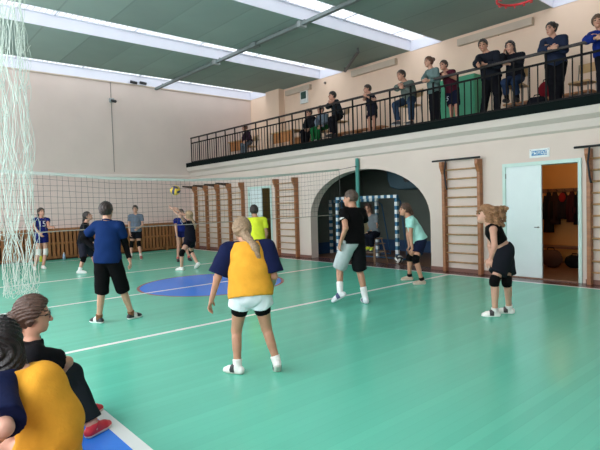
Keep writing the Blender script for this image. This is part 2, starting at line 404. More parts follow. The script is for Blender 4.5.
for x, NYp, z, lab in ((9.84, 9.03, 2.77, 'tall teal net post standing in front of the arch'), (.93, NY, 2.6, 'teal net post at the left end of the net')):
    t = empty('net_post', (x, NYp, 0), lab, 'post')
    MB().tube([(x, NYp, 0), (x, NYp, z)], .052, 16).build('tube', teal, t, smooth=True)
    MB().tube([(x, NYp, 0), (x, NYp, .02)], .11, 20).build('foot_plate', teal, t)
    s_ = -1 if x > 5 else 1
    MB().tube([(x+s_*.05, NYp, z-.22), (x+s_*.072, NYp, z-.22)], .02, 8).tube([(x+s_*.05, NYp, 1.33), (x+s_*.072, NYp, 1.33)], .02, 8).build('hook', blackm, t)

# ---- balls
def volleyball(loc, r, cols, name, label, rot=.4):
    t = empty(name, loc, label, 'ball')
    # panels: the sphere is cut in three-stripe faces of a cube
    mbs = [MB() for _ in cols]
    n = 12
    c = np.array(loc, float); R_ = np.array(Matrix.Rotation(rot, 3, 'X') @ Matrix.Rotation(rot*1.7, 3, 'Z'))
    for f in range(6):
        ax = f//2; sg = 1 if f % 2 else -1
        for i in range(n):
            for j in range(n):
                q = []
                for (di, dj) in ((0,0),(1,0),(1,1),(0,1)):
                    u = math.tan((-1+2*(i+di)/n)*PI/4); v = math.tan((-1+2*(j+dj)/n)*PI/4)
                    p = np.zeros(3); p[ax] = sg; p[(ax+1) % 3] = u; p[(ax+2) % 3] = v
                    q.append(c+R_ @ (p/np.linalg.norm(p)*r))
                k = (i*3//n + f) % len(cols)
                mbs[k].add(q, [(0,1,2,3)])
    o = None
    for k, m_ in enumerate(mbs):
        p = m_.build(('yellow_panels', 'navy_panels', 'white_panels')[k] if name == 'volleyball' else ('white_panels', 'black_panels', 'white_panels')[k], cols[k], t, smooth=True)
    return t
B0 = at(175.3, 190.3, 11.6)
volleyball(B0, .115, [mat('ball_yellow', (226, 190, 60), .45), mat('ball_navy', (34, 40, 84), .45)], 'volleyball', 'yellow and navy volleyball in the air above the setter')
B1 = np.array([10.34, 8.12, .11])
volleyball(B1, .11, [mat('ball_white', (214, 214, 208), .5), mat('ball_black', (26, 28, 34), .5)], 'football', 'white and black football on the floor by the goal post', .7)
for (px, py, rgb, lab) in ((30, 258, (206, 204, 60), 'small yellow-green water bottle on the floor by the slatted dado'), (51.5, 256, (150, 170, 196), 'small pale blue water bottle on the floor by the slatted dado')):
    p = atz(px, py+1, 0); p[1] = min(p[1], YF-.4)
    t = empty('water_bottle', (p[0], p[1], 0), lab, 'bottle')
    MB().tube([(p[0], p[1], 0), (p[0], p[1], .16), (p[0], p[1], .2)], [.045, .045, .022], 12).build('body', mat('bottle_%d' % rgb[0], rgb, .3), t, smooth=True)
    MB().tube([(p[0], p[1], .2), (p[0], p[1], .24)], .02, 10).build('cap', mat('bottle_cap', (235, 235, 235), .4), t)

# ---- handball goals in the niche (striped white and blue)
def stripes(name, axis):
    m = bpy.data.materials.new(name); m.use_nodes = True
    g = G(m); b = g.N['Principled BSDF']; b.inputs['Roughness'].default_value = .5
    tc = g.N.new('ShaderNodeTexCoord'); sx = g.N.new('ShaderNodeSeparateXYZ'); g.L.new(tc.outputs['Object'], sx.inputs[0])
    f1 = g.n('GREATER_THAN', g.n('FRACT', g.n('MULTIPLY', sx.outputs[axis], 4.7)), .5)
    g.L.new(g.mix(f1, (.75, .78, .78), lin((46, 106, 140))), b.inputs['Base Color']); return m
stripe = stripes('goal_post_stripes', 2); stripe_bar = stripes('crossbar_stripes', 1)
def goal(x, y0, y1, H, depth, lab):
    t = empty('handball_goal', (x, (y0+y1)/2, 0), lab, 'goal', 'handball goals in the niche')
    for y in (y0, y1): MB().box((x-.04, y-.04, 0), (x+.04, y+.04, H)).build('goal_post', stripe, t, bevel=.004)
    MB().box((x-.04, y0-.04, H), (x+.04, y1+.04, H+.08)).build('crossbar', stripe_bar, t, bevel=.004)
    for y in (y0, y1): MB().tube([(x+.04, y, H), (x+depth*.4, y, H-.1), (x+depth, y, .03), (x+.04, y, .03)], .018, 8).build('side_stay', mat('goal_blue', (36, 84, 120), .5), t)
    MB().tube([(x+depth, y0, .03), (x+depth, y1, .03)], .018, 8).build('rear_bar', mat('goal_blue', (36, 84, 120), .5), t)
goal(10.56, 8.33, 10.53, 1.70, .42, 'nearer blue and white striped handball goal under the arch')
goal(11.3, 9.65, 11.58, 1.62, .6, 'striped handball goal standing behind the nearer one')
t = empty('padded_box', (11.8, 8.2, 2.2), 'dark teal rounded box mounted high under the niche ceiling', 'box')
prof = [(7.0, 3.19), (7.0, 2.10), (7.15, 1.97), (8.95, 1.93), (9.22, 2.02), (9.32, 2.24), (9.34, 2.50), (9.34, 3.19)]
MB().prism(prof, 0, 11.4, 12.3).build('shell', mat('dark_teal_vinyl', (30, 62, 74), .5, .08, 4), t, bevel=.03)
MB().tube([(11.39, 8.6, 2.22), (11.34, 8.6, 2.22)], .09, 14).build('port', blackm, t)

# ---- pipes, cables and small fittings
pm = mat('conduit_paint', (112, 122, 122), .5)
t = empty('ceiling_conduit', (8.55, 9, ZC), 'long grey cable conduit running under the ceiling slabs', 'conduit')
MB().box((8.50, YN, ZC-.12), (8.60, YF, ZC-.04)).build('tray', pm, t)
mb = MB()
for y in np.arange(.5, 18, 1.0): mb.box((8.52, y-.02, ZC-.04), (8.58, y+.02, ZC))
mb.build('clamps', pm, t)
for y in (9.62, 13.72): MB().box((8.44, y-.06, ZC-.16), (8.66, y+.06, ZC-.02)).build('junction_box', mat('junction_grey', (150, 158, 158), .5), t)
MB().box((8.46, 11.5, ZC-.15), (8.64, 11.75, ZC-.02)).build('junction_box', pm, t)
t = empty('ceiling_bracket', (12.4, 10.6, ZC), 'dark angled bracket under the ceiling near the balcony wall', 'bracket')
p, q = atz(345, 71, ZC-.12), atz(358, 52, ZC-.12)
MB().tube([p, q], .05, 8).build('arm', mat('bracket_grey', (84, 86, 84), .6), t)
MB().tube([p, (p[0], p[1], ZC)], .03, 8).tube([q, (q[0], q[1], ZC)], .03, 8).build('hanger', mat('bracket_grey', (84, 86, 84), .6), t)
t = empty('wall_camera', (6.82, YF, 5.3), 'small black camera on a thin cable down the far wall', 'camera')
MB().tube([(6.82, YF-.012, ZC), (6.82, YF-.012, 2.98)], .012, 6).build('cable', mat('cable_grey', (140, 132, 126), .6), t)
MB().box((6.74, YF-.10, 5.46), (6.90, YF-.001, 5.60)).build('mount', mat('junction_grey', (150, 158, 158), .5), t, bevel=.01)
MB().tube([(6.82, YF-.08, 5.52), (6.88, YF-.26, 5.46)], .05, 12).build('camera_body', blackm, t, smooth=True)
for k, (px, lab) in enumerate(((133.5, 'left one of two small dark spotlights at the top of the far wall'), (143, 'right one of two small dark spotlights at the top of the far wall'))):
    r = ray(px, 82.5+k*.8); p = ORG+r*((YF-.1)/r[1])
    t = empty('spotlight', p, lab, 'spotlight', None)
    MB().tube([p+np.array([-.12, 0, .02]), p+np.array([.12, -.02, -.01])], .05, 10).build('housing', darkm, t, smooth=True)
    MB().box((p[0]-.02, p[1], p[2]-.02), (p[0]+.02, YF, p[2]+.02)).build('bracket', darkm, t)
# sign over the changing room door
p = atx(539.5, 153, XR)
t = empty('door_sign', (XR, p[1], p[2]), 'small white and blue sign above the changing room door', 'sign')
MB().box((XR-.012, p[1]-.19, p[2]-.085), (XR, p[1]+.19, p[2]+.085)).build('plate', mat('sign_white', (222, 228, 226), .5), t)
MB().box((XR-.014, p[1]-.15, p[2]-.045), (XR-.012, p[1]+.15, p[2]+.05)).build('blue_field', mat('sign_blue', (70, 130, 176), .5), t)
def text_mesh(body, size, m, name, parent, mw, extrude=.001):
    cu = bpy.data.curves.new(name, 'FONT'); cu.body = body; cu.size = size; cu.align_x = 'CENTER'; cu.align_y = 'CENTER'; cu.extrude = extrude; cu.offset = size*.012
    tmp = bpy.data.objects.new(name, cu); COL.objects.link(tmp)
    dg = bpy.context.evaluated_depsgraph_get(); me = bpy.data.meshes.new_from_object(tmp.evaluated_get(dg)); bpy.data.objects.remove(tmp)
    me.transform(mw); me.materials.clear(); me.materials.append(m)
    o = bpy.data.objects.new(name, me); COL.objects.link(o)
    if parent is not None: adopt(o, parent)
    return o
def frame_mat(o, ex, ey, ez):
    m = Matrix.Identity(4)
    for i in range(3): m[i][0] = ex[i]; m[i][1] = ey[i]; m[i][2] = ez[i]; m[i][3] = o[i]
    return m
text_mesh('ВЫХОД', .085, mat('sign_white', (222, 228, 226), .5), 'lettering', t, frame_mat((XR-.0155, p[1], p[2]), (0, -1, 0), (0, 0, 1), (-1, 0, 0)))
for dy in (-.17, .17):
    MB().tube([(XR-.014, p[1]+dy, p[2]+.06), (XR-.011, p[1]+dy, p[2]+.06)], .008, 8).build('screw', darkm, t)
# emergency light box on the balcony wall
p = atx(305, 96.5, XB)
t = empty('emergency_light', (XB, p[1], p[2]), 'small white box with a dark green face high on the balcony wall', 'sign')
MB().box((XB-.084, p[1]-.2, p[2]-.26), (XB-.003, p[1]+.2, p[2]+.22)).build('housing', mat('sign_white', (222, 228, 226), .5), t, bevel=.01)
MB().box((XB-.088, p[1]-.15, p[2]-.1), (XB-.084, p[1]+.15, p[2]+.17)).build('face', mat('sign_green', (46, 84, 74), .4), t)
# small cables and hooks on the balcony wall
for px, py, lab in ((325.5, 83, 'small dark wall hook near the middle skylight'), (499, 34, 'small dark socket on the balcony wall near the right')):
    p = atx(px, py, XB)
    t = tag(MB().tube([(XB-.05, p[1], p[2]), (XB, p[1], p[2])], .045, 12).build('wall_fixture', mat('fixture_grey', (120, 108, 98), .5)), lab, 'wall fixture')

# red basketball hoop hanging below the ceiling, mostly above the frame
hc = at(516, -1.5, 6.3)
t = empty('basketball_hoop', hc, 'red steel basketball hoop at the top edge of the frame', 'hoop')
redm = mat('hoop_red', (196, 44, 52), .45)
MB().tube([hc+np.array([.225*math.cos(a), .225*math.sin(a), 0]) for a in np.linspace(0, 2*PI, 33)[:-1]], .016, 8, closed=True).build('ring', redm, t, smooth=True)
for i in range(12):
    a = 2*PI*i/12; c = hc+np.array([.225*math.cos(a), .225*math.sin(a), 0])
    MB().tube([c, c+np.array([.0, 0, -.035]), c+np.array([-.03*math.cos(a), -.03*math.sin(a), -.04])], .008, 6).build('net_hook', redm, t, smooth=True)
for sx_ in (-.12, .12):
    MB().tube([hc+np.array([sx_, -.19, 0]), hc+np.array([sx_, -.55, .05]), hc+np.array([sx_*2, -.9, ZC-hc[2]-.02])], .022, 8).build('bracket', redm, t, smooth=True)

# ---- balcony railing
rail = empty('balcony_railing', (XR-.1, 9, ZB), 'long black metal railing along the edge of the spectators balcony', 'railing')
RX = XR-.08
RT = 4.36
RY0, RY1 = 1.45, 17.85
rm = mat('rail_paint', (12, 10, 10), .6, .1, 5, spec=.15); gm = mat('rail_band_green', (13, 22, 21), .9, .08, 5, spec=.1)
MB().box((RX-.03, RY0, RT-.05), (RX+.03, RY1, RT)).build('top_rail', wood('rail_wood', (30, 20, 17), (1, .5, 1)), rail, bevel=.008)
MB().box((RX-.014, RY0, RT-.245), (RX+.014, RY1, RT-.205)).build('middle_rail', rm, rail)
MB().box((RX-.02, RY0, 3.39), (RX+.02, RY1, 3.42)).build('bottom_rail', rm, rail)
MB().box((XR-.20, YN, 3.20), (XR-.18, YF, 3.36)).box((XR-.20, YN, 3.36), (XR-.02, YF, 3.368)).build('fascia_band', gm, rail)
k = 0; y = RY1-.02
base_b = base_p = None
while y > RY0:
    if k % 4 == 0:
        if base_p is None: base_p = MB().box((RX-.016, RY1-.036, 3.365), (RX+.016, RY1-.004, RT-.04)).build('post', rm, rail); 
        else:
            o = base_p.copy(); COL.objects.link(o); o.location.y += (y-(RY1-.02))
    else:
        if base_b is None: base_b = MB().box((RX-.009, y-.009, 3.40), (RX+.009, y+.009, RT-.22)).build('baluster', rm, rail); yb = y
        else:
            o = base_b.copy(); COL.objects.link(o); o.location.y += (y-yb)
    y -= .1555; k += 1

# ---- balcony furniture
seatw = wood('school_wood', (196, 158, 112), (6, 1, 1)); orangew = wood('bench_wood', (176, 116, 66), (1, 6, 1)); tubem = mat('chair_tube', (128, 120, 112), .4, metal=.3)
GRP = 'school chairs on the balcony'
def chair(c, yaw, label, seat_h=.45, m=seatw, group=GRP):
    """c: floor point under the seat centre; yaw: facing, 0 = +x"""
    t = empty('school_chair', (0, 0, 0), label, 'chair', group)
    h = seat_h
    MB().prism([(-.19, h), (.19, h+.01), (.2, h-.02), (.19, h-.03), (-.19, h-.02)], 1, -.19, .19).build('seat', m, t, bevel=.006)
    MB().prism([(-.20, h+.22), (-.215, h+.40), (-.235, h+.40), (-.22, h+.22)], 1, -.19, .19).build('backrest', m, t, bevel=.006)
    for s_ in (-1, 1):
        MB().tube([(.17, s_*.17, 0), (.16, s_*.17, h-.03)], .013, 8).build('leg', tubem, t, smooth=True)
        MB().tube([(-.23, s_*.17, 0), (-.16, s_*.17, h-.03), (-.19, s_*.17, h+.2), (-.225, s_*.17, h+.4)], .013, 8).build('leg', tubem, t, smooth=True)
    for x_ in (.165, -.195): MB().tube([(x_, -.17, .2), (x_, .17, .2)], .009, 6).build('stretcher', tubem, t)
    t.location = tuple(map(float, c)); t.rotation_euler = (0, 0, yaw)
    return t
def bench(x0, x1, y0, y1, h, label, z=ZB, m=orangew):
    t = empty('wooden_bench', ((x0+x1)/2, (y0+y1)/2, z), label, 'bench', 'wooden benches on the balcony')
    MB().box((x0, y0, z+h-.04), (x1, y1, z+h)).build('plank', m, t, bevel=.006)
    for y in (y0+.25, (y0+y1)/2, y1-.25): MB().box((x0+.04, y-.03, z), (x1-.04, y+.03, z+h-.04)).build('leg', m, t)
    MB().box(((x0+x1)/2-.02, y0+.2, z+.10), ((x0+x1)/2+.02, y1-.2, z+.18)).build('stretcher', m, t)
    return t
bench(12.55, 12.85, 4.3, 6.4, .66, 'long wooden bench along the balcony wall behind the woman in the navy hoodie')
bench(12.55, 12.85, 2.0, 4.1, .66, 'long wooden bench along the balcony wall behind the boy in bright blue')
bench(12.4, 12.75, 10.3, 12.6, .66, 'long wooden bench along the balcony wall behind the boy in dark shorts')
def desk(x, y, label, h=.72, L_=1.3):
    t = empty('school_desk', (x, y, ZB), label, 'desk', 'wooden desks at the far end of the balcony')
    MB().box((x-.28, y-L_/2, ZB+h-.03), (x+.28, y+L_/2, ZB+h)).build('desktop', seatw, t, bevel=.005)
    MB().box((x-.2, y-L_/2+.08, ZB+.35), (x-.18, y+L_/2-.08, ZB+h-.03)).build('modesty_panel', orangew, t)
    for s_ in (-1, 1):
        MB().tube([(x-.22, y+s_*(L_/2-.07), ZB), (x-.22, y+s_*(L_/2-.07), ZB+h-.03)], .015, 8).tube([(x+.22, y+s_*(L_/2-.07), ZB), (x+.22, y+s_*(L_/2-.07), ZB+h-.03)], .015, 8).tube([(x-.25, y+s_*(L_/2-.07), ZB+.02), (x+.25, y+s_*(L_/2-.07), ZB+.02)], .015, 8).build('leg', tubem, t)
desk(10.95, 13.2, 'wooden school desk on the balcony to the right of the far seated boy')
desk(10.95, 15.9, 'wooden school desk on the balcony to the left of the far seated boy')
desk(12.3, 13.9, 'wooden school desk against the balcony wall behind the far seated boy')
# green metal locker
t = empty('metal_locker', (12.68, 7.75, ZB), 'green metal locker against the balcony wall behind the standing man in black', 'locker')
lg = mat('locker_green', (58, 150, 112), .45, .06, 4)
MB().box((12.5, 7.15, ZB+.05), (XB-.02, 8.42, ZB+1.62)).build('carcass', lg, t, bevel=.008)
for k in range(2):
    o = MB().box((12.485, 7.18+k*.62, ZB+.09), (12.5, 7.77+k*.62, ZB+1.59)).build('door', lg, t, bevel=.003)
    MB().box((12.465, 7.70+k*.1, ZB+.8), (12.485, 7.73+k*.1, ZB+.92)).build('handle', tubem, o)
for y in (7.2, 8.37): MB().box((12.52, y-.03, ZB), (XB-.05, y+.03, ZB+.05)).build('foot', lg, t)

# bags
def bag(name, c, sx_, sy, sz, rgb, label, cat='bag'):
    t = empty(name, c, label, cat)
    v = MB().sphere((c[0], c[1], c[2]+sz/2), 1, 20, 14, (sx_/2, sy/2, sz/2))
    v.v = [(x, y, max(c[2], min(c[2]+sz*.93, z+.02*math.sin(19*x+11*y)))) for x, y, z in v.v]
    v.build('body', cloth(rgb), t, smooth=True)
    MB().tube([(c[0], c[1]-sy*.18, c[2]+sz*.86), (c[0], c[1]-sy*.12, c[2]+sz*1.06), (c[0], c[1]+sy*.12, c[2]+sz*1.06), (c[0], c[1]+sy*.18, c[2]+sz*.86)], .012, 8).build('handle', cloth((24, 24, 28)), t, smooth=True)
    return t
p = atx(545.5, 90, 12.68)
bag('bag', (12.68, p[1], ZB+.66), .24, .34, .42, (150, 34, 48), 'red bag on the bench behind the woman in the navy hoodie')
p = atx(537, 104, 10.6)
bag('bag', (p[0], p[1], ZB), .28, .42, .34, (26, 26, 34), 'black bag on the balcony floor between the seated woman and the navy hoodie')

# ---- changing room contents
rx = 12.35
t = empty('coat_rail', (XB, 4.8, 1.75), 'coat rail across the wall inside the changing room', 'coat rail')
MB().box((XB-.03, 3.2, 1.70), (XB, 5.7, 1.80)).build('board', brownfloor, t)
for y in np.arange(3.4, 5.7, .2): MB().tube([(XB-.03, y, 1.75), (XB-.12, y, 1.74), (XB-.13, y, 1.79)], .009, 6).build('hook', blackm, t)
def jacket(y, rgb, L_, wd, label, hood=None):
    t = empty('jacket', (XB-.14, y, 1.75), label, 'jacket', 'jackets on the changing room rail')
    x = XB-.15
    n = 18; zs = np.linspace(1.72, 1.72-L_, 9); v = []; f = []
    for i, z in enumerate(zs):
        k = i/8; ww = wd*(.35+.65*min(1, k*4))*(1+.12*k)
        for j in range(n):
            a = 2*PI*j/n; fold = 1+.14*math.sin(5*a+y*9)*k
            v.append((x+.095*math.cos(a)*(.6+.4*k)*fold, y+ww/2*math.sin(a)*fold, z))
    for i in range(8):
        for j in range(n): f.append((i*n+j, i*n+(j+1) % n, (i+1)*n+(j+1) % n, (i+1)*n+j))
    f.append(tuple(range(n))); f.append(tuple(range(8*n, 9*n))[::-1])
    m = MB(); m.add(v, f); m.build('body', cloth(rgb), t, smooth=True)
    for s_ in (-1, 1):
        MB().tube([(x-.02, y+s_*wd*.30, 1.62), (x-.09, y+s_*wd*.40, 1.3), (x-.08, y+s_*wd*.38, 1.05)], [.05, .045, .04], 10).build('sleeve', cloth(rgb), t, smooth=True)
    if hood: MB().sphere((x-.10, y, 1.58), .10, 16, 10, (.5, .8, 1.15)).build('hood', cloth(hood), t, smooth=True)
def jy(px): return atx(px, 210, XB-.15)[1]
jacket(jy(549), (40, 38, 40), 1.0, .21, 'dark grey jacket at the left end of the changing room rail')
jacket(jy(555), (62, 44, 46), .80, .21, 'dark maroon jacket between the grey jacket and the red-hooded one')
jacket(jy(564), (48, 40, 44), .66, .21, 'dark jacket with a red hood in the middle of the changing room rail', (170, 44, 44))
jacket(jy(572), (70, 30, 36), .74, .20, 'dark red jacket right of the red-hooded one')
jacket(jy(579), (28, 26, 30), .80, .20, 'black jacket at the right end of the changing room rail')
t = empty('wooden_bench', (12.6, 4.8, 0), 'wooden bench under the coats in the changing room', 'bench')
MB().box((12.4, 3.3, .36), (12.78, 5.7, .41)).build('plank', brownfloor, t)
for y in (3.5, 5.5): MB().box((12.45, y-.03, 0), (12.73, y+.03, .36)).build('leg', brownfloor, t)
p = atz(553, 271, 0); bag('sports_bag', (11.75, atx(551, 262, 11.75)[1], 0), .35, .5, .42, (112, 78, 66), 'brown sports bag on the changing room floor')
bag('sports_bag', (11.9, atx(572, 262, 11.9)[1]-.06, 0), .32, .42, .30, (28, 28, 30), 'black sports bag on the changing room floor')

# ---- bench in the left foreground for the two seated players
SEATM = wood('gym_bench_wood', (170, 120, 76), (1, 6, 1))
t = empty('gym_bench', (.68, 2.7, 0), 'low wooden gym bench under the two seated players', 'bench')
MB().box((.52, 1.5, .13), (.84, 3.85, .165)).build('plank', SEATM, t, bevel=.006)
for y in (1.75, 2.7, 3.6): MB().box((.56, y-.03, 0), (.80, y+.03, .13)).build('leg', SEATM, t)
MB().box((.66, 1.75, .05), (.70, 3.6, .10)).build('stretcher', SEATM, t)

# ---- gathered safety net hanging at the left edge of the photograph
cordm = mat('safety_net_cord', (188, 204, 194), .8, .1, 10)
P0 = at(1, 200, 4.4); P1 = at(32, 200, 4.4); P0[2] = P1[2] = 0
t = empty('safety_net', ((P0[0]+P1[0])/2, (P0[1]+P1[1])/2, .9), 'pale gathered safety net hanging from the ceiling at the left edge', 'net')
rnd = random.Random(5)
def npt(u, v, z): 
    p = P0+(P1-P0)*u; return (p[0]+CF[0]*v, p[1]+CF[1]*v, z)
mb = MB()
us = [rnd.gauss(.12, .07) for _ in range(13)]+[rnd.gauss(.86, .06) for _ in range(11)]+[rnd.uniform(.25, .75) for _ in range(9)]
for u in us:
    v = rnd.uniform(-.12, .12); pts = []; z = rnd.uniform(.88, 1.05); a, b_, c_ = rnd.uniform(0, 6), rnd.uniform(0, 6), rnd.uniform(3, 9)
    while z < ZC:
        k = .5+.5*min(1, (ZC-z)/2)
        pts.append(npt(u+k*(.05*math.sin(c_*z+a)+.035*math.sin(17*z+b_)+rnd.uniform(-.022, .022)), v+.04*math.sin(8*z+b_), z)); z += .045
    pts.append(npt(u, v, ZC)); mb.tube(pts, rnd.choice((.0018, .0024, .003)), 5, cap=False)
for k in range(150):
    z = rnd.uniform(.92, 3.9); u = rnd.choice((.12, .86, .12, .86, .5))+rnd.gauss(0, .06); du = rnd.uniform(.05, .22)*rnd.choice((-1, 1)); v = rnd.uniform(-.1, .1); sag = rnd.uniform(.03, .14)
    mb.tube([npt(u+du*i/7, v+.02*math.sin(i), z-sag*math.sin(PI*i/7)+.05*i/7*du) for i in range(8)], .0017, 4, cap=False)
for k in range(10):
    mb.tube([npt(-.05+1.1*i/14, .03*math.sin(i+k), .89+.02*k*rnd.random()+.03*math.sin(i*1.1+k)) for i in range(15)], .0017, 4, cap=False)
mb.build('netting', cordm, t)
MB().tube([npt(-.3, 0, ZC-.02), npt(1.3, 0, ZC-.02)], .012, 8).build('hanging_rod', blackm, t)

# ================================================================== PEOPLE
# Each body is one continuous surface drawn from a smooth field of tapered limbs.
def surface(fn, lo, hi, h):
    lo = np.array(lo, float); hi = np.array(hi, float)
    n = np.maximum(3, np.ceil((hi-lo)/h).astype(int)+1)
    ax = [lo[i]+h*np.arange(n[i]) for i in range(3)]
    Pg = np.stack(np.meshgrid(*ax, indexing='ij'), -1).reshape(-1, 3)
    D = fn(Pg).reshape(n)
    D[0] = np.maximum(D[0], h*.4); D[-1] = np.maximum(D[-1], h*.4); D[:, 0] = np.maximum(D[:, 0], h*.4); D[:, -1] = np.maximum(D[:, -1], h*.4)
    D[:, :, 0] = np.maximum(D[:, :, 0], h*.4); D[:, :, -1] = np.maximum(D[:, :, -1], h*.4)
    ins = D < 0
    sh = tuple(n-1); acc = np.zeros(sh+(3,)); cnt = np.zeros(sh)
    off = [(i, j, k) for i in (0, 1) for j in (0, 1) for k in (0, 1)]
    def sub(a, o): return a[o[0]:o[0]+sh[0], o[1]:o[1]+sh[1], o[2]:o[2]+sh[2]]
    for a in off:
        for d in range(3):
            if a[d]: continue
            b_ = list(a); b_[d] = 1
            da, db = sub(D, a), sub(D, b_); cr = sub(ins, a) != sub(ins, b_)
            t = np.where(cr, da/np.where(da-db == 0, 1, da-db), 0)
            for q in range(3): acc[..., q] += np.where(cr, a[q]+(t if q == d else 0), 0)
            cnt += cr
    act = cnt > 0
    idx = -np.ones(sh, int); idx[act] = np.arange(act.sum())
    base = np.stack(np.meshgrid(*[np.arange(s_) for s_ in sh], indexing='ij'), -1)
    V = lo+h*(base[act]+acc[act]/cnt[act][:, None])
    F = []
    for d in range(3):
        e1, e2 = (d+1) % 3, (d+2) % 3
        s0 = [slice(1, sh[q]) for q in range(3)]; s1 = list(s0)
        s0[d] = slice(0, sh[d]); s1[d] = slice(1, sh[d]+1)
        A_, B_ = ins[tuple(s0)], ins[tuple(s1)]
        cr = np.argwhere(A_ != B_)
        if not len(cr): continue
        flip = A_[tuple(cr.T)]
        st = np.array([0 if q == d else 1 for q in range(3)])
        c = cr+st
        u = np.zeros(3, int); u[e1] = 1; v = np.zeros(3, int); v[e2] = 1
        q4 = np.stack([idx[tuple((c-u-v).T)], idx[tuple((c-v).T)], idx[tuple(c.T)], idx[tuple((c-u).T)]], 1)
        q4[~flip] = q4[~flip][:, ::-1]
        F.append(q4)
    return V, (np.concatenate(F) if F else np.zeros((0, 4), int))

nrm = lambda v: np.asarray(v, float)/(np.linalg.norm(v)+1e-12)
def f_rc(a, b_, ra, rb):
    a = np.asarray(a, float); b_ = np.asarray(b_, float); ab = b_-a; L2 = max(1e-9, ab@ab)
    def f(p):
        t = np.clip((p-a) @ ab/L2, 0, 1); d = p-a-t[:, None]*ab
        return np.sqrt((d*d).sum(1))-(ra+(rb-ra)*t)
    f.bb = (np.minimum(a-ra, b_-rb), np.maximum(a+ra, b_+rb)); return f
def f_el(c, ax, r):
    c = np.asarray(c, float); ax = np.asarray(ax, float); r = np.asarray(r, float)
    def f(p):
        q = (p-c) @ ax.T; k0 = np.sqrt(((q/r)**2).sum(1)); k1 = np.sqrt(((q/r**2)**2).sum(1))
        return k0*(k0-1)/np.maximum(k1, 1e-6)
    ext = np.abs(ax.T*r).max() if False else np.sqrt(((ax.T*r)**2).sum(1))
    f.bb = (c-ext, c+ext); return f
def bbu(fs): return (np.min([f.bb[0] for f in fs], 0), np.max([f.bb[1] for f in fs], 0))
def union(fs, k=.02):
    def f(p):
        d = fs[0](p)
        for g_ in fs[1:]:
            e = g_(p); hh = np.clip(.5+.5*(e-d)/k, 0, 1); d = e+(d-e)*hh-k*hh*(1-hh)
        return d
    f.bb = bbu(fs); return f
def infl(f0, r):
    f = lambda p: f0(p)-r
    f.bb = (f0.bb[0]-r, f0.bb[1]+r); return f
def cut(f0, planes):
    """keep the side the normal points away from"""
    def f(p):
        d = f0(p)
        for c, n in planes: d = np.maximum(d, (p-c) @ n)
        return d
    f.bb = f0.bb; return f
def minus(f0, g0):
    f = lambda p: np.maximum(f0(p), -g0(p))
    f.bb = f0.bb; return f
def wrinkle(f0, amp, ph):
    def f(p):
        return f0(p)+amp*(np.sin(p[:, 2]*34+7*np.sin(p[:, 0]*9+ph)+5*p[:, 1])*.6+np.sin(p[:, 0]*27+p[:, 1]*22+p[:, 2]*11+ph)*.4)
    f.bb = f0.bb; return f
def mesh_of(fs, h, name, mats, parent, paint=None):
    """fs: list of (field, cell) islands of one object"""
    Vs, Fs, o = [], [], 0
    for f, hh in fs:
        V, Fq = surface(f, f.bb[0]-hh*2.5, f.bb[1]+hh*2.5, hh)
        Vs.append(V); Fs.append(Fq+o); o += len(V)
    V = np.concatenate(Vs); Fq = np.concatenate(Fs)
    me = bpy.data.meshes.new(name); me.from_pydata(V.tolist(), [], Fq.tolist()); me.update()
    for m in mats: me.materials.append(m)
    me.polygons.foreach_set('use_smooth', [True]*len(me.polygons))
    if paint is not None and len(Fq):
        me.polygons.foreach_set('material_index', paint(V[Fq].mean(1)).astype(int).tolist())
    ob = bpy.data.objects.new(name, me); COL.objects.link(ob)
    if parent is not None: ob.parent = parent
    return ob

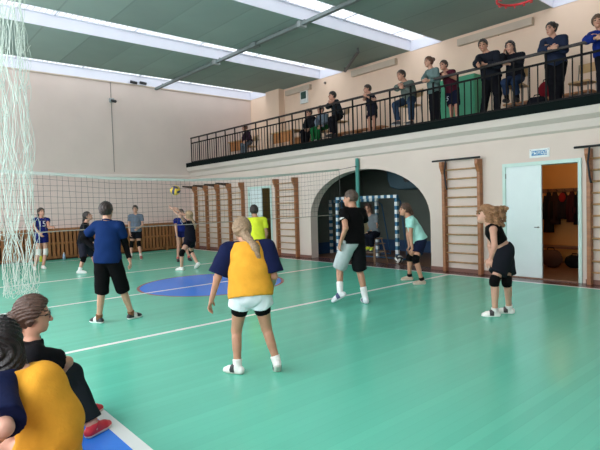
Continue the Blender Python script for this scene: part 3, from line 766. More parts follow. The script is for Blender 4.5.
def solve(parent, px, py, L_, sgn):
    """point on the sight ray at bone length L_ from the parent joint, in front of (-) or beyond (+) it"""
    r = ray(px, py); oc = parent-ORG; t0 = oc @ r; d2 = oc @ oc-t0*t0
    if d2 >= L_*L_:
        return parent+nrm(ORG+r*t0-parent)*L_
    dt = math.sqrt(L_*L_-d2); return ORG+r*(t0+(dt if sgn == '+' else -dt))
def dirv(a): a = math.radians(a); return CR*math.sin(a)+CF*math.cos(a)
UP = np.array([0, 0, 1.])
LOG = []; PJ = {}
def onfloor(px, z, x):
    lo, hi = -200., 500.
    for _ in range(40):
        m_ = (lo+hi)/2
        if atx(px, m_, x)[2] > z: lo = m_
        else: hi = m_
    return atx(px, lo, x)
def person(label, D, H, fa, hd, nk, hp, eL=None, wL=None, eR=None, wR=None, kL=None, aL=None, kR=None, aR=None, fh=None, floor=0., fat=1.,
           skin_=(206, 158, 130), hair=('short', (60, 44, 36)), top=None, bottom=None, sock=None, shoe=((40, 40, 44), (220, 220, 216)), pads=None,
           ffL=None, ffR=None, cell=.013, look=0., tuck=0., extra=None, group=None, roll=0., pitL=0., pitR=0., bow=0., hips=.075, curl=.55, hroll=0., swm=1.):
    s = H/1.7
    f0 = dirv(fa); side0 = np.cross(f0, UP)
    J = {}
    def pt(q): return at(q[0], q[1], D+q[2])
    J['nk'] = pt(nk); J['hp'] = pt(hp); J['hd'] = pt(hd)
    # keep the head a natural distance from the neck
    dn = J['hd']-J['nk']; J['hd'] = J['nk']+nrm(dn)*np.clip(np.linalg.norm(dn), .155*s, .21*s)
    u = nrm(J['nk']-J['hp']); side = nrm(side0+UP*math.tan(math.radians(roll))); side = nrm(side-u*(side@u)*.75); f = np.cross(u, side); f = nrm(f)
    sw = .105*H*(.95+.05*fat)*swm
    J['sL'] = J['nk']-u*.062*s-side*sw; J['sR'] = J['nk']-u*.062*s+side*sw
    J['hL'] = J['hp']-side0*hips*s-UP*.02*s; J['hR'] = J['hp']+side0*hips*s-UP*.02*s
    LEN = dict(e=.175*H, w=.150*H, k=.245*H, a=.235*H)
    def chain(key, par, q):
        if q is None: return None
        if isinstance(q[2], str):
            if q[2] == 'f': return atz(q[0], q[1], floor+.08*s)
            if q[2] == 'b': return onfloor(q[0], floor+.08*s, q[1])
            return solve(J[par], q[0], q[1], LEN[key[0]], q[2])
        return pt(q)
    rest = dict(eL=J['sL']-UP*LEN['e']*.98-side*.03, eR=J['sR']-UP*LEN['e']*.98+side*.03)
    for sd in 'LR':
        loc = dict(e=dict(L=eL, R=eR)[sd], w=dict(L=wL, R=wR)[sd], k=dict(L=kL, R=kR)[sd], a=dict(L=aL, R=aR)[sd])
        e = chain('e', 's'+sd, loc['e']); J['e'+sd] = rest['e'+sd] if e is None else e
        w_ = chain('w', 'e'+sd, loc['w']); J['w'+sd] = (J['e'+sd]-UP*LEN['w']*.9+f0*.08) if w_ is None else w_
        if loc['a'] is not None and loc['a'][2] in ('f', 'b'):
            J['a'+sd] = chain('a', None, loc['a'])
            if loc['k'] is None:
                J['k'+sd] = (J['h'+sd]+J['a'+sd])/2+f0*.03
            else: J['k'+sd] = chain('k', 'h'+sd, loc['k'])
        else:
            J['k'+sd] = chain('k', 'h'+sd, loc['k']); J['a'+sd] = chain('a', 'k'+sd, loc['a'])
    LOG.append((label[:34], {k: round(float(np.linalg.norm(J[a]-J[b_])/H), 3) for k, a, b_ in (('uaL','sL','eL'),('faL','eL','wL'),('uaR','sR','eR'),('faR','eR','wR'),('thL','hL','kL'),('shL','kL','aL'),('thR','hR','kR'),('shR','kR','aR'),('tor','nk','hp'))}, round(float(J['aL'][2]-floor), 2), round(float(J['aR'][2]-floor), 2)))
    # ---- head frame
    fH = dirv(fa if fh is None else fh); fH = nrm(fH+UP*math.tan(math.radians(look)))
    hu = nrm(UP*.75+nrm(J['hd']-J['nk'])*.25+np.cross(fH, UP)*math.sin(math.radians(hroll))); hu = nrm(hu-fH*(hu@fH)); hs = np.cross(fH, hu)
    HA = np.array([hs, fH, hu]); hc = J['hd']; sb = s; s = s*1.07
    def hp_(x, y, z, s=s): return hc+(hs*x+fH*y+hu*z)*s
    head = [f_el(hp_(0, -.012, .022), HA, np.array([.074, .092, .092])*s), f_el(hp_(0, .022, -.045), HA, np.array([.056, .064, .070])*s),
            f_rc(hp_(0, .062, -.088), hp_(0, .050, -.085), .020*s, .026*s)]
    headf = union(head, .03*s)
    feat = [headf, f_rc(hp_(0, .080, .012), hp_(0, .101, -.028), .008*s, .014*s), f_rc(hp_(-.04, .068, .025), hp_(.04, .068, .025), .014*s, .014*s),
            f_rc(hp_(-.02, .078, -.062), hp_(.02, .078, -.062), .009*s, .009*s),
            f_el(hp_(-.076, -.005, -.005), HA, np.array([.010, .020, .032])*s), f_el(hp_(.076, -.005, -.005), HA, np.array([.010, .020, .032])*s)]
    nb = J['nk']-u*.03*s
    headU = union(feat+[f_rc(nb, hp_(0, -.012, -.05), .056*s, .050*s)], .012*s)
    s = sb
    # ---- body fields
    mid = (J['nk']+J['hp'])/2-f*bow
    ax = np.array([side, f, u])
    def tor(t): return J['nk']*(1-t)**2+J['hp']*t*t+2*t*(1-t)*(2*mid-(J['nk']+J['hp'])/2)
    Lt = np.linalg.norm(J['nk']-J['hp'])
    axp = np.array([side0, np.cross(UP, side0), UP])
    chest = [f_el(tor(.30), ax, np.array([.150*s*fat, .105*s*fat, .30*Lt])), f_el(tor(.62), ax, np.array([.130*s*fat, .098*s*fat, .30*Lt])),
             f_rc(J['sL']+side*.02*s-u*.005*s, J['sR']-side*.02*s-u*.005*s, .048*s, .048*s), f_rc(J['nk']-u*.02*s, tor(.2), .050*s, .08*s), f_rc(J['nk']-u*.012*s, J['sL'], .046*s, .036*s), f_rc(J['nk']-u*.012*s, J['sR'], .046*s, .036*s)]
    pel = [f_el(tor(.93), ax*.5+axp*.5, np.array([.152*s*fat, .112*s*fat, .125*s]))]
    torso = union(chest+pel, .04*s)
    def arm(sd, r=0.): return [f_rc(J['s'+sd], J['e'+sd], .048*s*fat+r, .038*s+r), f_rc(J['e'+sd], J['w'+sd], .039*s+r, .026*s+r)]
    def leg(sd, r=0.):
        a_ = J['k'+sd]; b_ = J['a'+sd]; cdir = nrm(b_-a_); back = -np.cross(side0, cdir)
        back = back if back @ f0 < 0 else -back
        return [f_rc(J['h'+sd], a_, .088*s*fat+r, .054*s+r), f_rc(a_, b_, .052*s+r, .036*s+r), f_rc(a_+(b_-a_)*.22+back*.012*s, a_+(b_-a_)*.5+back*.008*s, .046*s+r, .042*s+r)]
    armu = {sd: union(arm(sd), .02*s) for sd in 'LR'}; legu = {sd: union(leg(sd), .02*s) for sd in 'LR'}
    bodyf = union([torso, f_rc(nb, hp_(0, -.012, -.05), .056*s, .048*s), armu['L'], armu['R'], legu['L'], legu['R']], .025*s)
    islands = [(bodyf, cell), (headU, min(cell, .0075))]
    # ---- hands: palm, four fingers of unequal length, thumb from the side of the palm
    for sd in 'LR':
        d = nrm(J['w'+sd]-J['e'+sd]); inn = side0 if sd == 'L' else -side0
        n_ = inn+f0*-.25; n_ = nrm(n_-d*(n_@d)) if np.linalg.norm(n_-d*(n_@d)) > .2 else nrm(np.cross(d, UP))
        th = np.cross(d, n_) if sd == 'R' else np.cross(n_, d); th = nrm(th)
        wj = J['w'+sd]; k = s*.95
        parts = [f_rc(wj-d*.01, wj+d*.03*k, .024*k, .024*k),
                 f_el(wj+d*.055*k, np.array([th, n_, d]), np.array([.042, .016, .055])*k)]
        for i, (o_, l_) in enumerate(((.030, .068), (.010, .078), (-.011, .072), (-.031, .055))):
            p0 = wj+(d*.088+th*o_*1.05)*k; c1 = curl*(.7+.12*i); d1 = d*math.cos(c1)+n_*math.sin(c1); d2 = d*math.cos(c1*2.1)+n_*math.sin(c1*2.1)
            p1 = p0+d1*l_*.52*k; p2 = p1+d2*l_*.48*k
            parts += [f_rc(wj+(d*.06+th*o_*.8)*k, p0, .0095*k, .0092*k), f_rc(p0, p1, .0092*k, .0084*k), f_rc(p1, p2, .0084*k, .007*k)]
        p0 = wj+(d*.022+th*.026)*k; p1 = p0+(d*.6+th*.65+n_*.25)*.045*k; p2 = p1+(d*.9+th*.2+n_*.35)*.034*k
        parts += [f_rc(p0, p1, .013*k, .0105*k), f_rc(p1, p2, .0105*k, .0085*k)]
        islands.append((union(parts, .006*k), .0058 if cell > .011 else .0048))
    eyes = [hp_(-.033, .075, .008), hp_(.033, .075, .008)]; brows = [hp_(-.035, .083, .033), hp_(.035, .083, .033)]; lips = hp_(0, .086, -.062)
    HF = HA
    def paint(c):
        k = np.zeros(len(c))
        q = (c-hc) @ HF.T/(sb*1.07)
        for sx_ in (-.033, .033):
            k[(np.abs(q[:, 0]-sx_) < .013) & (np.abs(q[:, 2]-.006) < .0075) & (q[:, 1] > .05)] = 1
            k[(np.abs(q[:, 0]-sx_) < .020) & (np.abs(q[:, 2]-.034) < .0065) & (q[:, 1] > .05)] = 2
        k[(np.abs(q[:, 0]) < .022) & (np.abs(q[:, 2]+.062) < .008) & (q[:, 1] > .06)] = 3
        return k
    lipc = tuple(int(v*m_) for v, m_ in zip(skin_, (.82, .62, .6)))
    body = mesh_of(islands, cell, 'person', [skin(skin_), mat('eye_dark', (38, 30, 28), .25), hairm(hair[1]), skin(lipc)], None, paint)
    tag(body, label, 'person', group)
    ph = random.random()*6
    # ---- hair
    kind, hcol = hair[0], hair[1]; s = sb*1.07
    def capf(r, pf=.035, pb=-.075, tilt=.62):
        e = f_el(hp_(0, -.014, .024), HA, np.array([.076, .094, .094])*s+r)
        n1 = nrm(fH*.80-hu*tilt); n2 = -hu
        return cut(e, [(hp_(0, pf+.010, .03), n1), (hp_(0, 0, pb), n2)])
    hf = []
    if kind == 'short': hf = [capf(.012*s, .038, -.055)]
    elif kind == 'crop': hf = [capf(.006*s, .04, -.04)]
    elif kind == 'mop': hf = [capf(.020*s, .055, -.055, .75)]
    elif kind == 'long':
        hf = [capf(.018*s, .030, -.09, .5), f_rc(hp_(0, -.055, -.02), hp_(0, -.105, -.27), .078*s, .075*s), f_rc(hp_(-.06, -.02, .0), hp_(-.075, -.03, -.2), .032*s, .035*s), f_rc(hp_(.06, -.02, .0), hp_(.075, -.03, -.2), .032*s, .035*s)]
    elif kind == 'pony':
        hf = [capf(.013*s, .035, -.07, .55), f_rc(hp_(0, -.10, .01), hp_(.01, -.135, -.07), .030*s, .036*s), f_rc(hp_(.01, -.135, -.07), hp_(.03, -.12, -.17), .036*s, .022*s)]
    elif kind == 'lowpony':
        hf = [capf(.017*s, .035, -.085, .5), f_rc(hp_(0, -.08, -.03), hp_(.015, -.15, -.09), .050*s, .042*s), f_rc(hp_(.015, -.15, -.09), hp_(.04, -.25, -.16), .040*s, .042*s), f_rc(hp_(.04, -.25, -.16), hp_(.055, -.285, -.25), .042*s, .018*s)]
    elif kind == 'bun':
        hf = [capf(.014*s, .035, -.065, .55), f_el(hp_(0, -.122, .062), HA, np.array([.046, .046, .044])*s)]
    elif kind == 'lowbun':
        hf = [capf(.020*s, .03, -.085, .5)]+[f_el(hp_(x_, -.122+abs(x_)*.3, z_), HA, np.array([.042, .042, .036])*s) for x_, z_ in ((0, -.05), (.035, -.02), (-.035, -.02), (.02, -.08), (-.02, -.08), (0, -.01))]
    elif kind == 'curly':
        rr_ = random.Random(3)
        hf = [capf(.02*s, .02, -.08, .5)]
        for i in range(150):
            a_ = rr_.uniform(0, 2*PI); z_ = rr_.uniform(-.12, .13); rad = .09+.05*rr_.random()
            y_ = -.10+.095*math.sin(a_)-.06*rr_.random()
            hf.append(f_el(hp_(rad*math.cos(a_), y_, z_), HA, np.array([.019, .020, .019])*s*rr_.uniform(.7, 1.3)))
        hf.append(f_el(hp_(0, -.09, .0), HA, np.array([.108, .125, .122])*s))
        for i in range(5): hf.append(f_rc(hp_(-.05+.025*i, .03, .07), hp_(-.06+.03*i, .10, .03-.03*(i % 2)), .016*s, .010*s))
    hfu = union(hf, .010*s)
    def hnoise(p, s=s):
        q = (p-hc) @ HA.T
        return hfu(p)+((.006 if kind in ('lowbun', 'long') else .008 if kind == 'curly' else .0035)*s*np.sin(q[:, 0]*150+20*np.sin(q[:, 2]*14+ph)+q[:, 1]*40))
    hnoise.bb = hfu.bb
    mesh_of([(hnoise, min(cell, .008))], 0, 'hair', [hairm(hcol)], body)
    s = sb
    # ---- top
    def hem(t): return (tor(t), -u)      # keeps what lies above
    if top:
        rgb = top['rgb']; r = top.get('r', .016); hemt = top.get('hem', 1.0); sl = top.get('sl', .5); loose = top.get('loose', .012)
        tf = infl(union(chest+pel+([f_el(tor(1.0), ax, np.array([.155*s*fat+loose, .118*s*fat+loose, .22*s])), f_el(tor(.62), ax, np.array([.142*s*fat+loose, .102*s*fat+loose, .32*Lt]))] if hemt > .95 else []), .04*s), r*s)
        pl = [(tor(hemt), -u), (J['nk']+u*.015*s, u)]
        neckhole = f_rc(J['nk']-u*.0*s+f*.02*s, J['nk']+u*.2*s, .062*s, .075*s)
        def sleeve(sd, rr2):
            ar = [f_rc(J['s'+sd], J['e'+sd], .044*s*fat+rr2*.65, .041*s+rr2*1.05)]
            if sl > 1: ar.append(f_rc(J['e'+sd], J['w'+sd], .041*s+rr2, .030*s+rr2))
            if sl <= 1: c_ = J['s'+sd]+(J['e'+sd]-J['s'+sd])*sl; n_ = nrm(J['e'+sd]-J['s'+sd])
            else: c_ = J['e'+sd]+(J['w'+sd]-J['e'+sd])*(sl-1); n_ = nrm(J['w'+sd]-J['e'+sd])
            ff = union(ar, .02*s)
            if sl > 1:
                c0_ = J['e'+sd]; n0_ = n_
                def f(p):
                    return np.maximum(ff(p), np.where((p-c0_) @ n0_ > 0, (p-c_) @ n_, -1))
                f.bb = ff.bb; return f
            return cut(ff, [(c_, n_)])
        if top.get('sleeve'):
            tb = wrinkle(minus(cut(tf, pl), neckhole), .004*s, ph)
            mesh_of([(tb, cell)], 0, 'shirt', [cloth(rgb)], body)
            for sd in 'LR':
                rag = f_rc(J['nk']+(J['s'+sd]-J['nk'])*.5-u*.01*s, J['s'+sd], .048*s+r, top.get('rag', .056)*s+r)
                fs_ = union([sleeve(sd, r+loose*1.2), rag], .03*s)
                mesh_of([(wrinkle(minus(fs_, neckhole), .003*s, ph), cell)], 0, 'sleeve', [cloth(top['sleeve'])], body)
        else:
            fs_ = [cut(tf, pl)]
            if sl > 0: fs_ += [sleeve('L', r+loose*.7), sleeve('R', r+loose*.7)]
            ff = fs_[0] if len(fs_) == 1 else union(fs_, .02*s)
            if sl == 0:
                holes = union([f_rc(J['s'+sd]+(side if sd == 'R' else -side)*.0*s, J['s'+sd]+(side if sd == 'R' else -side)*.12*s, .055*s, .09*s) for sd in 'LR'], .01)
                ff = minus(ff, holes)
            shirt = mesh_of([(wrinkle(minus(ff, neckhole), .004*s, ph), cell)], 0, 'shirt', [cloth(rgb)], body)
            if top.get('collar'):
                ring = [J['nk']+(side*.066*math.cos(a_)+f*.066*math.sin(a_)+u*(.012-.02*math.sin(a_)))*s for a_ in np.linspace(0, 2*PI, 17)[:-1]]
                o = MB().tube(ring, .010*s, 6, closed=True).build('collar', cloth(top['collar']), None, smooth=True); o.parent = shirt
            if top.get('text'):
                txt, size, tc_, back = top['text']; dirn = -f if back else f; ex = -side if not back else side
                c_ = tor(.33)+dirn*(.20*s)
                o = text_mesh(txt, size*s, mat('print_%d_%d_%d' % tc_, tc_, .7), 'print', None, frame_mat(c_, ex, u, dirn), extrude=.0005)
                for v in o.data.vertices:
                    p = np.array(v.co)[None]
                    for _ in range(24): p = p-dirn*(tf(p)[0]-.009)*.7
                    v.co = Vector(p[0])
                o.parent = shirt
            if top.get('patch'):
                ff = tf; pc, w_, h_ = top['patch']; ball_ = f_el(tor(.33)+f*.13*s, ax, np.array([w_, .09, h_])*s)
                g0 = lambda p: np.maximum(ff(p)-.007, ball_(p))
                g0.bb = ball_.bb
                o = mesh_of([(g0, .008)], 0, 'print', [cloth(pc)], body); o.parent = shirt
            if top.get('undersleeve'):
                for sd in 'LR':
                    g0 = f_rc(J['s'+sd]+(J['e'+sd]-J['s'+sd])*(sl-.1), J['e'+sd], .050*s, .047*s); g1 = f_rc(J['e'+sd], J['w'+sd]-nrm(J['w'+sd]-J['e'+sd])*.03, .047*s, .036*s)
                    mesh_of([(union([g0, g1], .02*s), cell)], 0, 'arm_sleeve', [cloth(top['undersleeve'])], body)
            if top.get('badge'):
                sd, bc = top['badge']; n_ = nrm(J['e'+sd]-J['s'+sd]); o_ = -side if sd == 'L' else side
                c_ = J['s'+sd]+n_*.12*s; ff = sleeve(sd, r+loose*.7+.006)
                ball_ = f_el(c_+(o_-f*.5)*.06*s, np.eye(3), np.array([.05, .05, .022])*s)
                g0 = lambda p: np.maximum(ff(p), ball_(p))
                g0.bb = ball_.bb
                o = mesh_of([(g0, .006)], 0, 'sleeve_print', [cloth(bc)], body); o.parent = shirt
        if top.get('under'):
            e_ = f_el(tor(1.06), ax*.4+axp*.6, np.array([.160*s*fat, .125*s*fat, .13*s])+.012)
            e_ = cut(e_, [(tor(hemt)+u*.02, u), (J['hp']-UP*.155*s, -UP)])
            mesh_of([(wrinkle(e_, .004*s, ph+2), cell)], 0, 'undershirt', [cloth(top['under'])], body)
    # ---- bottoms
    def trouser(sd, to, r, flare):
        q = [f_rc(J['h'+sd]+UP*.02*s, J['k'+sd], .094*s*fat+r, .058*s+r+flare)]
        if to <= 1:
            n_ = nrm(J['k'+sd]-J['h'+sd]); c_ = J['h'+sd]+(J['k'+sd]-J['h'+sd])*to
            return cut(q[0], [(c_, n_)])
        ank = J['a'+sd]; n_ = nrm(ank-J['k'+sd]); c_ = J['k'+sd]+(ank-J['k'+sd])*(to-1); kk = J['k'+sd]
        ff = union([q[0], f_rc(kk, ank, .058*s+r+flare*.6, .046*s+r+flare*.3)], .02*s)
        def f(p): return np.maximum(ff(p), np.where((p-kk) @ n_ > 0, (p-c_) @ n_, -1))
        f.bb = ff.bb; return f
    if bottom:
        to = bottom.get('to', .7); r = bottom.get('r', .012); fl = bottom.get('flare', .02 if to <= 1 else .008); name = 'shorts' if to < 1.3 else 'trousers'
        name = bottom.get('name', name)
        pv = infl(union(pel, .02), r*s)
        waist = (tor(bottom.get('waist', .80)), u)
        one = bottom.get('panel')
        for k_, group_ in enumerate((('LR', bottom['rgb']),) if not one else (('R' if one[0] == 'L' else 'L', bottom['rgb']), (one[0], one[1]))):
            sds, rgb = group_
            fs_ = union([pv]+[trouser(sd, to, r*s, fl*s) for sd in sds], .03*s)
            pls = [waist]
            if one:
                nn = side0 if sds == 'L' else -side0; pls.append((J['hp'], nn))
            wf = cut(fs_, pls[1:]) if len(pls) > 1 else fs_
            def wfc(p, wf=wf, w0=waist, s=s):
                dd = np.sqrt(((p-J['hp'])**2).sum(1))
                return np.maximum(wf(p), np.where(dd < .25*s, (p-w0[0]) @ w0[1], -1))
            wfc.bb = wf.bb
            mesh_of([(wrinkle(wfc, .004*s, ph+1), cell)], 0, name, [cloth(rgb)], body)
        if bottom.get('text'):
            txt, size, tc_, sd = bottom['text']; c_ = (J['h'+sd]+J['k'+sd])/2+f0*.16
            o = text_mesh(txt, size, mat('print_%d_%d_%d' % tc_, tc_, .7), 'print', None, frame_mat(c_, -side0, UP, f0), extrude=.0005)
            ff = trouser(sd, to, r*s, fl*s)
            for v in o.data.vertices:
                p = np.array(v.co)[None]
                for _ in range(24): p = p-f0*(ff(p)[0]-.008)*.7
                v.co = Vector(p[0])
            o.parent = body
        if bottom.get('tights'):
            tto, trgb = bottom['tights']
            for sd in 'LR':
                n_ = nrm(J['k'+sd]-J['h'+sd]); mesh_of([(cut(f_rc(J['h'+sd], J['k'+sd], .096*s*fat, .062*s), [(J['h'+sd]+(J['k'+sd]-J['h'+sd])*tto, n_)]), cell)], 0, 'tights', [cloth(trgb)], body)
    # ---- feet: sock, shoe with sole
    if sock:
        for sd in 'LR':
            a_ = J['a'+sd]; n_ = nrm(J['k'+sd]-a_)
            mesh_of([(cut(f_rc(a_+n_*sock[0]*s*1.3, a_-UP*.02*s, .050*s+sock[0]*.03, .043*s), [(a_+n_*sock[0]*s, n_)]), min(cell, .010))], 0, 'sock', [cloth(sock[1])], body)
    for sd in 'LR':
        a_ = J['a'+sd]; ang = dict(L=ffL, R=ffR)[sd]; fd = dirv((fa + (-8 if sd == 'L' else 8)) if ang is None else ang)
        pit = dict(L=pitL, R=pitR)[sd]; fd2 = fd*math.cos(math.radians(pit))-UP*math.sin(math.radians(pit)); fu = UP*math.cos(math.radians(pit))+fd*math.sin(math.radians(pit))
        heel = a_-fd2*.038*s-fu*.038*s; ball = a_+fd2*.105*s-fu*.045*s; toe = a_+fd2*.150*s-fu*.052*s
        up_ = union([f_rc(heel, ball, .040*s, .038*s), f_rc(ball, toe, .040*s, .028*s), f_rc(a_-fu*.002*s, a_+fd2*.06*s-fu*.03*s, .044*s, .036*s)], .015*s)
        up_ = cut(up_, [(a_-fu*.066*s, -fu), (a_+fu*.020*s, fu)])
        so = union([f_rc(heel, ball, .044*s, .044*s), f_rc(ball, toe, .044*s, .033*s)], .012*s)
        so = cut(so, [(a_-fu*.085*s, -fu), (a_-fu*.056*s, fu)])
        sh_ = mesh_of([(up_, min(cell, .0085))], 0, 'shoe', [mat('shoe_%d_%d_%d' % shoe[0], shoe[0], .5)], body)
        o = mesh_of([(so, min(cell, .0085))], 0, 'sole', [mat('sole_%d_%d_%d' % shoe[1], shoe[1], .6)], body); o.parent = sh_
        if len(shoe) > 2:
            b2 = cut(infl(up_, .004), [(a_+fd2*.075*s, fd2), (a_-fd2*-.015*s, -fd2)])
            o = mesh_of([(b2, .0075)], 0, 'shoe_panel', [mat('shoe_%d_%d_%d' % shoe[2], shoe[2], .5)], body); o.parent = sh_
    if pads:
        which, rgb = pads[0], pads[1]; ln_ = pads[2] if len(pads) > 2 else .10
        for sd in which:
            k_ = J['k'+sd]; n1 = nrm(J['h'+sd]-k_); n2 = nrm(J['a'+sd]-k_)
            fs_ = union([f_rc(k_+n1*ln_*s, k_, .070*s, .066*s), f_rc(k_, k_+n2*ln_*s, .066*s, .060*s), f_rc(k_+f0*.012*s+n1*.02, k_+f0*.012*s+n2*.03, .060*s, .060*s)], .01)
            mesh_of([(cut(fs_, [(k_+n1*ln_*s, n1), (k_+n2*ln_*s, n2)]), min(cell, .01))], 0, 'knee_pad', [cloth(rgb)], body)
    PJ[label] = J
    if extra: extra(body, J, dict(hp=hp_, s=s, hs=hs, fH=fH, hu=hu, f=f, u=u, side=side, cell=cell))
    return body

WHITE = (226, 228, 226); BLACK = (14, 14, 16); NAVY = (24, 32, 66)
def bands(rgb, sds='LR', off=.03, w_=.03):
    def ex(body, J, q):
        for sd in sds:
            n_ = nrm(J['k'+sd]-J['a'+sd]); c_ = J['a'+sd]+n_*off
            mesh_of([(cut(f_rc(c_-n_*.05, c_+n_*.05, .052*q['s'], .052*q['s']), [(c_+n_*w_, n_), (c_-n_*w_, -n_)]), .008)], 0, 'ankle_band', [cloth(rgb)], body)
    return ex

# ---------------- on the court, near side of the net
person('girl in yellow shirt with navy sleeves and white shorts standing with her back turned', 4.79, 1.60, 2, (241.6, 230, .14), (247, 243.5, .06), (250.5, 291, -.02),
       eL=(217, 279, '+'), wL=(211.5, 300, '+'), eR=(275, 281, '+'), wR=(273, 284, '+'), kL=(236.5, 330, .10), aL=(237.5, 366, 'f'), kR=(266.5, 328, .10), aR=(277, 362, .06),
       fh=-25, ffL=-62, ffR=-8, pitR=38, skin_=(196, 150, 124), hair=('lowpony', (136, 114, 88)), cell=.0095, roll=-2, hips=.085,
       top=dict(rgb=(214, 154, 52), sleeve=(26, 34, 74), sl=.88, hem=1.12, r=.026, loose=.034, under=(214, 220, 224)),
       bottom=dict(rgb=(214, 222, 226), to=.36, r=.022, flare=.03, tights=(.55, BLACK)), sock=(.07, (232, 230, 226)), shoe=((228, 228, 224), (206, 204, 196), (44, 44, 48)), bow=.02, fat=1.10, swm=1.1)
person('boy in royal blue shirt and black arm sleeves with one hand on his hip', 7.05, 1.70, 8, (106.6, 211.3, .02), (107.5, 221.5, 0), (107.5, 259, 0),
       eL=(83, 238.5, '+'), wL=(96.5, 249, '-'), eR=(125, 243, '+'), wR=(129.3, 259, '-'), kL=(102, 290, .06), aL=(99, 317.5, 'f'), kR=(122.5, 288, .16), aR=(131.5, 313.5, 'f'),
       fh=5, ffL=-65, ffR=35, skin_=(206, 164, 138), hair=('short', (44, 34, 30)), cell=.0115, hips=.085,
       top=dict(rgb=(20, 50, 106), sl=.62, hem=1.10, r=.022, loose=.02, undersleeve=BLACK, collar=(18, 44, 94)), bottom=dict(rgb=BLACK, to=1.12, r=.018, flare=.022, waist=.86),
       sock=(.05, (150, 100, 70)), shoe=((30, 30, 34), (226, 226, 222), (214, 214, 210)))
person('man in black t-shirt and grey and black shorts walking with his back half turned', 7.9, 1.80, -32, (350.6, 199, .02), (353, 208.5, 0), (353, 243, 0),
       eL=(345.5, 228, '-'), wL=(340.5, 243, '+'), eR=(366, 228, '+'), wR=(358, 240, '+'), kL=(339.5, 267, '+'), aL=(340, 293, .02), kR=(359.5, 270, '+'), aR=(365.5, 298, 'f'),
       fh=-62, ffL=-75, ffR=-12, pitL=28, skin_=(196, 152, 126), hair=('crop', (72, 58, 48)), cell=.0115, fat=1.05, hips=.085,
       top=dict(rgb=BLACK, sl=.55, hem=1.02, r=.02, loose=.016, badge=('L', (196, 196, 196))), bottom=dict(rgb=(26, 26, 29), to=.98, r=.018, flare=.035, panel=('L', (176, 184, 186)), waist=.9),
       sock=(.17, (226, 226, 226)), shoe=((222, 224, 228), (196, 200, 206), (58, 70, 110)))
person('girl in mint t-shirt and navy shorts crouching with hands on her knees by the arch', 9.85, 1.66, -84, (404.8, 209.5, .03), (409, 217.5, .02), (420.5, 240.5, 0),
       eL=(410.5, 237, '-'), wL=(412.5, 250.5, '-'), eR=(408, 236, '+'), wR=(409.5, 250, '+'), kL=(415.5, 259.5, '-'), aL=(422, 280.5, 'f'), kR=(409.5, 257.5, '+'), aR=(409.5, 276.5, 'f'),
       skin_=(204, 156, 130), hair=('pony', (74, 52, 40)), cell=.012, ffL=-82, ffR=-80, look=4, pads=('LR', BLACK, .075), extra=bands(BLACK),
       top=dict(rgb=(164, 216, 206), sl=.5, hem=1.0, r=.02, loose=.014), bottom=dict(rgb=(28, 36, 66), to=.66, r=.018, flare=.03, waist=.8), shoe=((188, 166, 146), (206, 198, 184)))
person('woman with curly brown hair in black crop top and black shorts leaning forward', 6.9, 1.68, -72, (485.5, 215.5, .03), (490, 224.5, .02), (505, 252, 0),
       eL=(494.5, 246.5, '-'), wL=(490.5, 258.5, '-'), eR=(490, 246, '+'), wR=(492, 258, '-'), kL=(494.5, 281, '-'), aL=(495, 311, 'f'), kR=(507, 281.5, '-'), aR=(509, 308, 'f'),
       skin_=(214, 172, 150), hair=('curly', (144, 106, 74)), cell=.011, ffL=-78, ffR=-70, look=8, pads=('LR', BLACK, .068),
       top=dict(rgb=BLACK, sl=0, hem=.66, r=.014), bottom=dict(rgb=(34, 37, 46), to=.74, r=.022, flare=.05, waist=.76), sock=(.05, (210, 210, 206)), shoe=((222, 220, 214), (226, 226, 222), (50, 44, 44)))
person('man in bright yellow t-shirt standing by the net with his back turned', 10.6, 1.66, -14, (254, 210.8, .02), (255.5, 217.8, 0), (257, 241, 0),
       eL=(247.5, 234, '+'), wL=(250, 246, '+'), eR=(266.5, 234.5, '+'), wR=(263, 246.5, '+'), kL=(254, 260, '+'), aL=(253, 278.5, 'f'), kR=(261, 260, '+'), aR=(262, 278, 'f'),
       skin_=(200, 156, 130), hair=('short', (46, 38, 34)), cell=.013, top=dict(rgb=(216, 228, 58), sl=.6, hem=1.25, r=.024, loose=.016), bottom=dict(rgb=(30, 30, 36), to=.95, r=.016), shoe=((200, 200, 198), (220, 220, 216)))
# ---------------- beyond the net
person('girl in blue number 15 jersey and shorts beyond the net at the left', 14.3, 1.70, 140, (41.2, 212.3, 0), (41, 217.8, 0), (41.3, 237, 0),
       eR=(34, 227, '-'), wR=(39.5, 233.5, '-'), eL=(48.5, 226.5, '-'), wL=(53, 227.5, '-'), kR=(38.8, 253.5, '-'), aR=(34.5, 267, 'f'), kL=(45.8, 252.5, '-'), aL=(43, 266, 'f'),
       skin_=(206, 160, 138), hair=('pony', (52, 38, 34)), cell=.014, pads=('LR', (206, 204, 198), .10), fh=120, look=6,
       top=dict(rgb=(34, 44, 128), sl=.35, hem=1.0, r=.016, text=('15', .22, (226, 228, 236), False)), bottom=dict(rgb=(30, 38, 116), to=.36, r=.016), shoe=((226, 222, 218), (222, 214, 206)))
person('player in black with a white shoe partly hidden behind the boy in royal blue', 13.2, 1.70, 78, (87.8, 216.3, 0), (85.5, 223, 0), (82.5, 244, 0),
       eR=(85, 237.5, '-'), wR=(93, 243, '-'), eL=(88, 236, '+'), wL=(94, 241, '+'), kR=(83.5, 259, '-'), aR=(79.5, 270.5, 'f'), kL=(92.5, 255, '+'), aL=(97, 268, 'f'),
       skin_=(206, 162, 140), hair=('pony', (40, 32, 30)), cell=.014, look=22, fh=88, pads=('LR', BLACK, .085), top=dict(rgb=(28, 29, 36), sl=1.9, hem=1.0, r=.016), bottom=dict(rgb=(44, 46, 58), to=.92, r=.014),
       sock=(.08, (222, 222, 218)), shoe=((220, 220, 216), (220, 220, 216)))
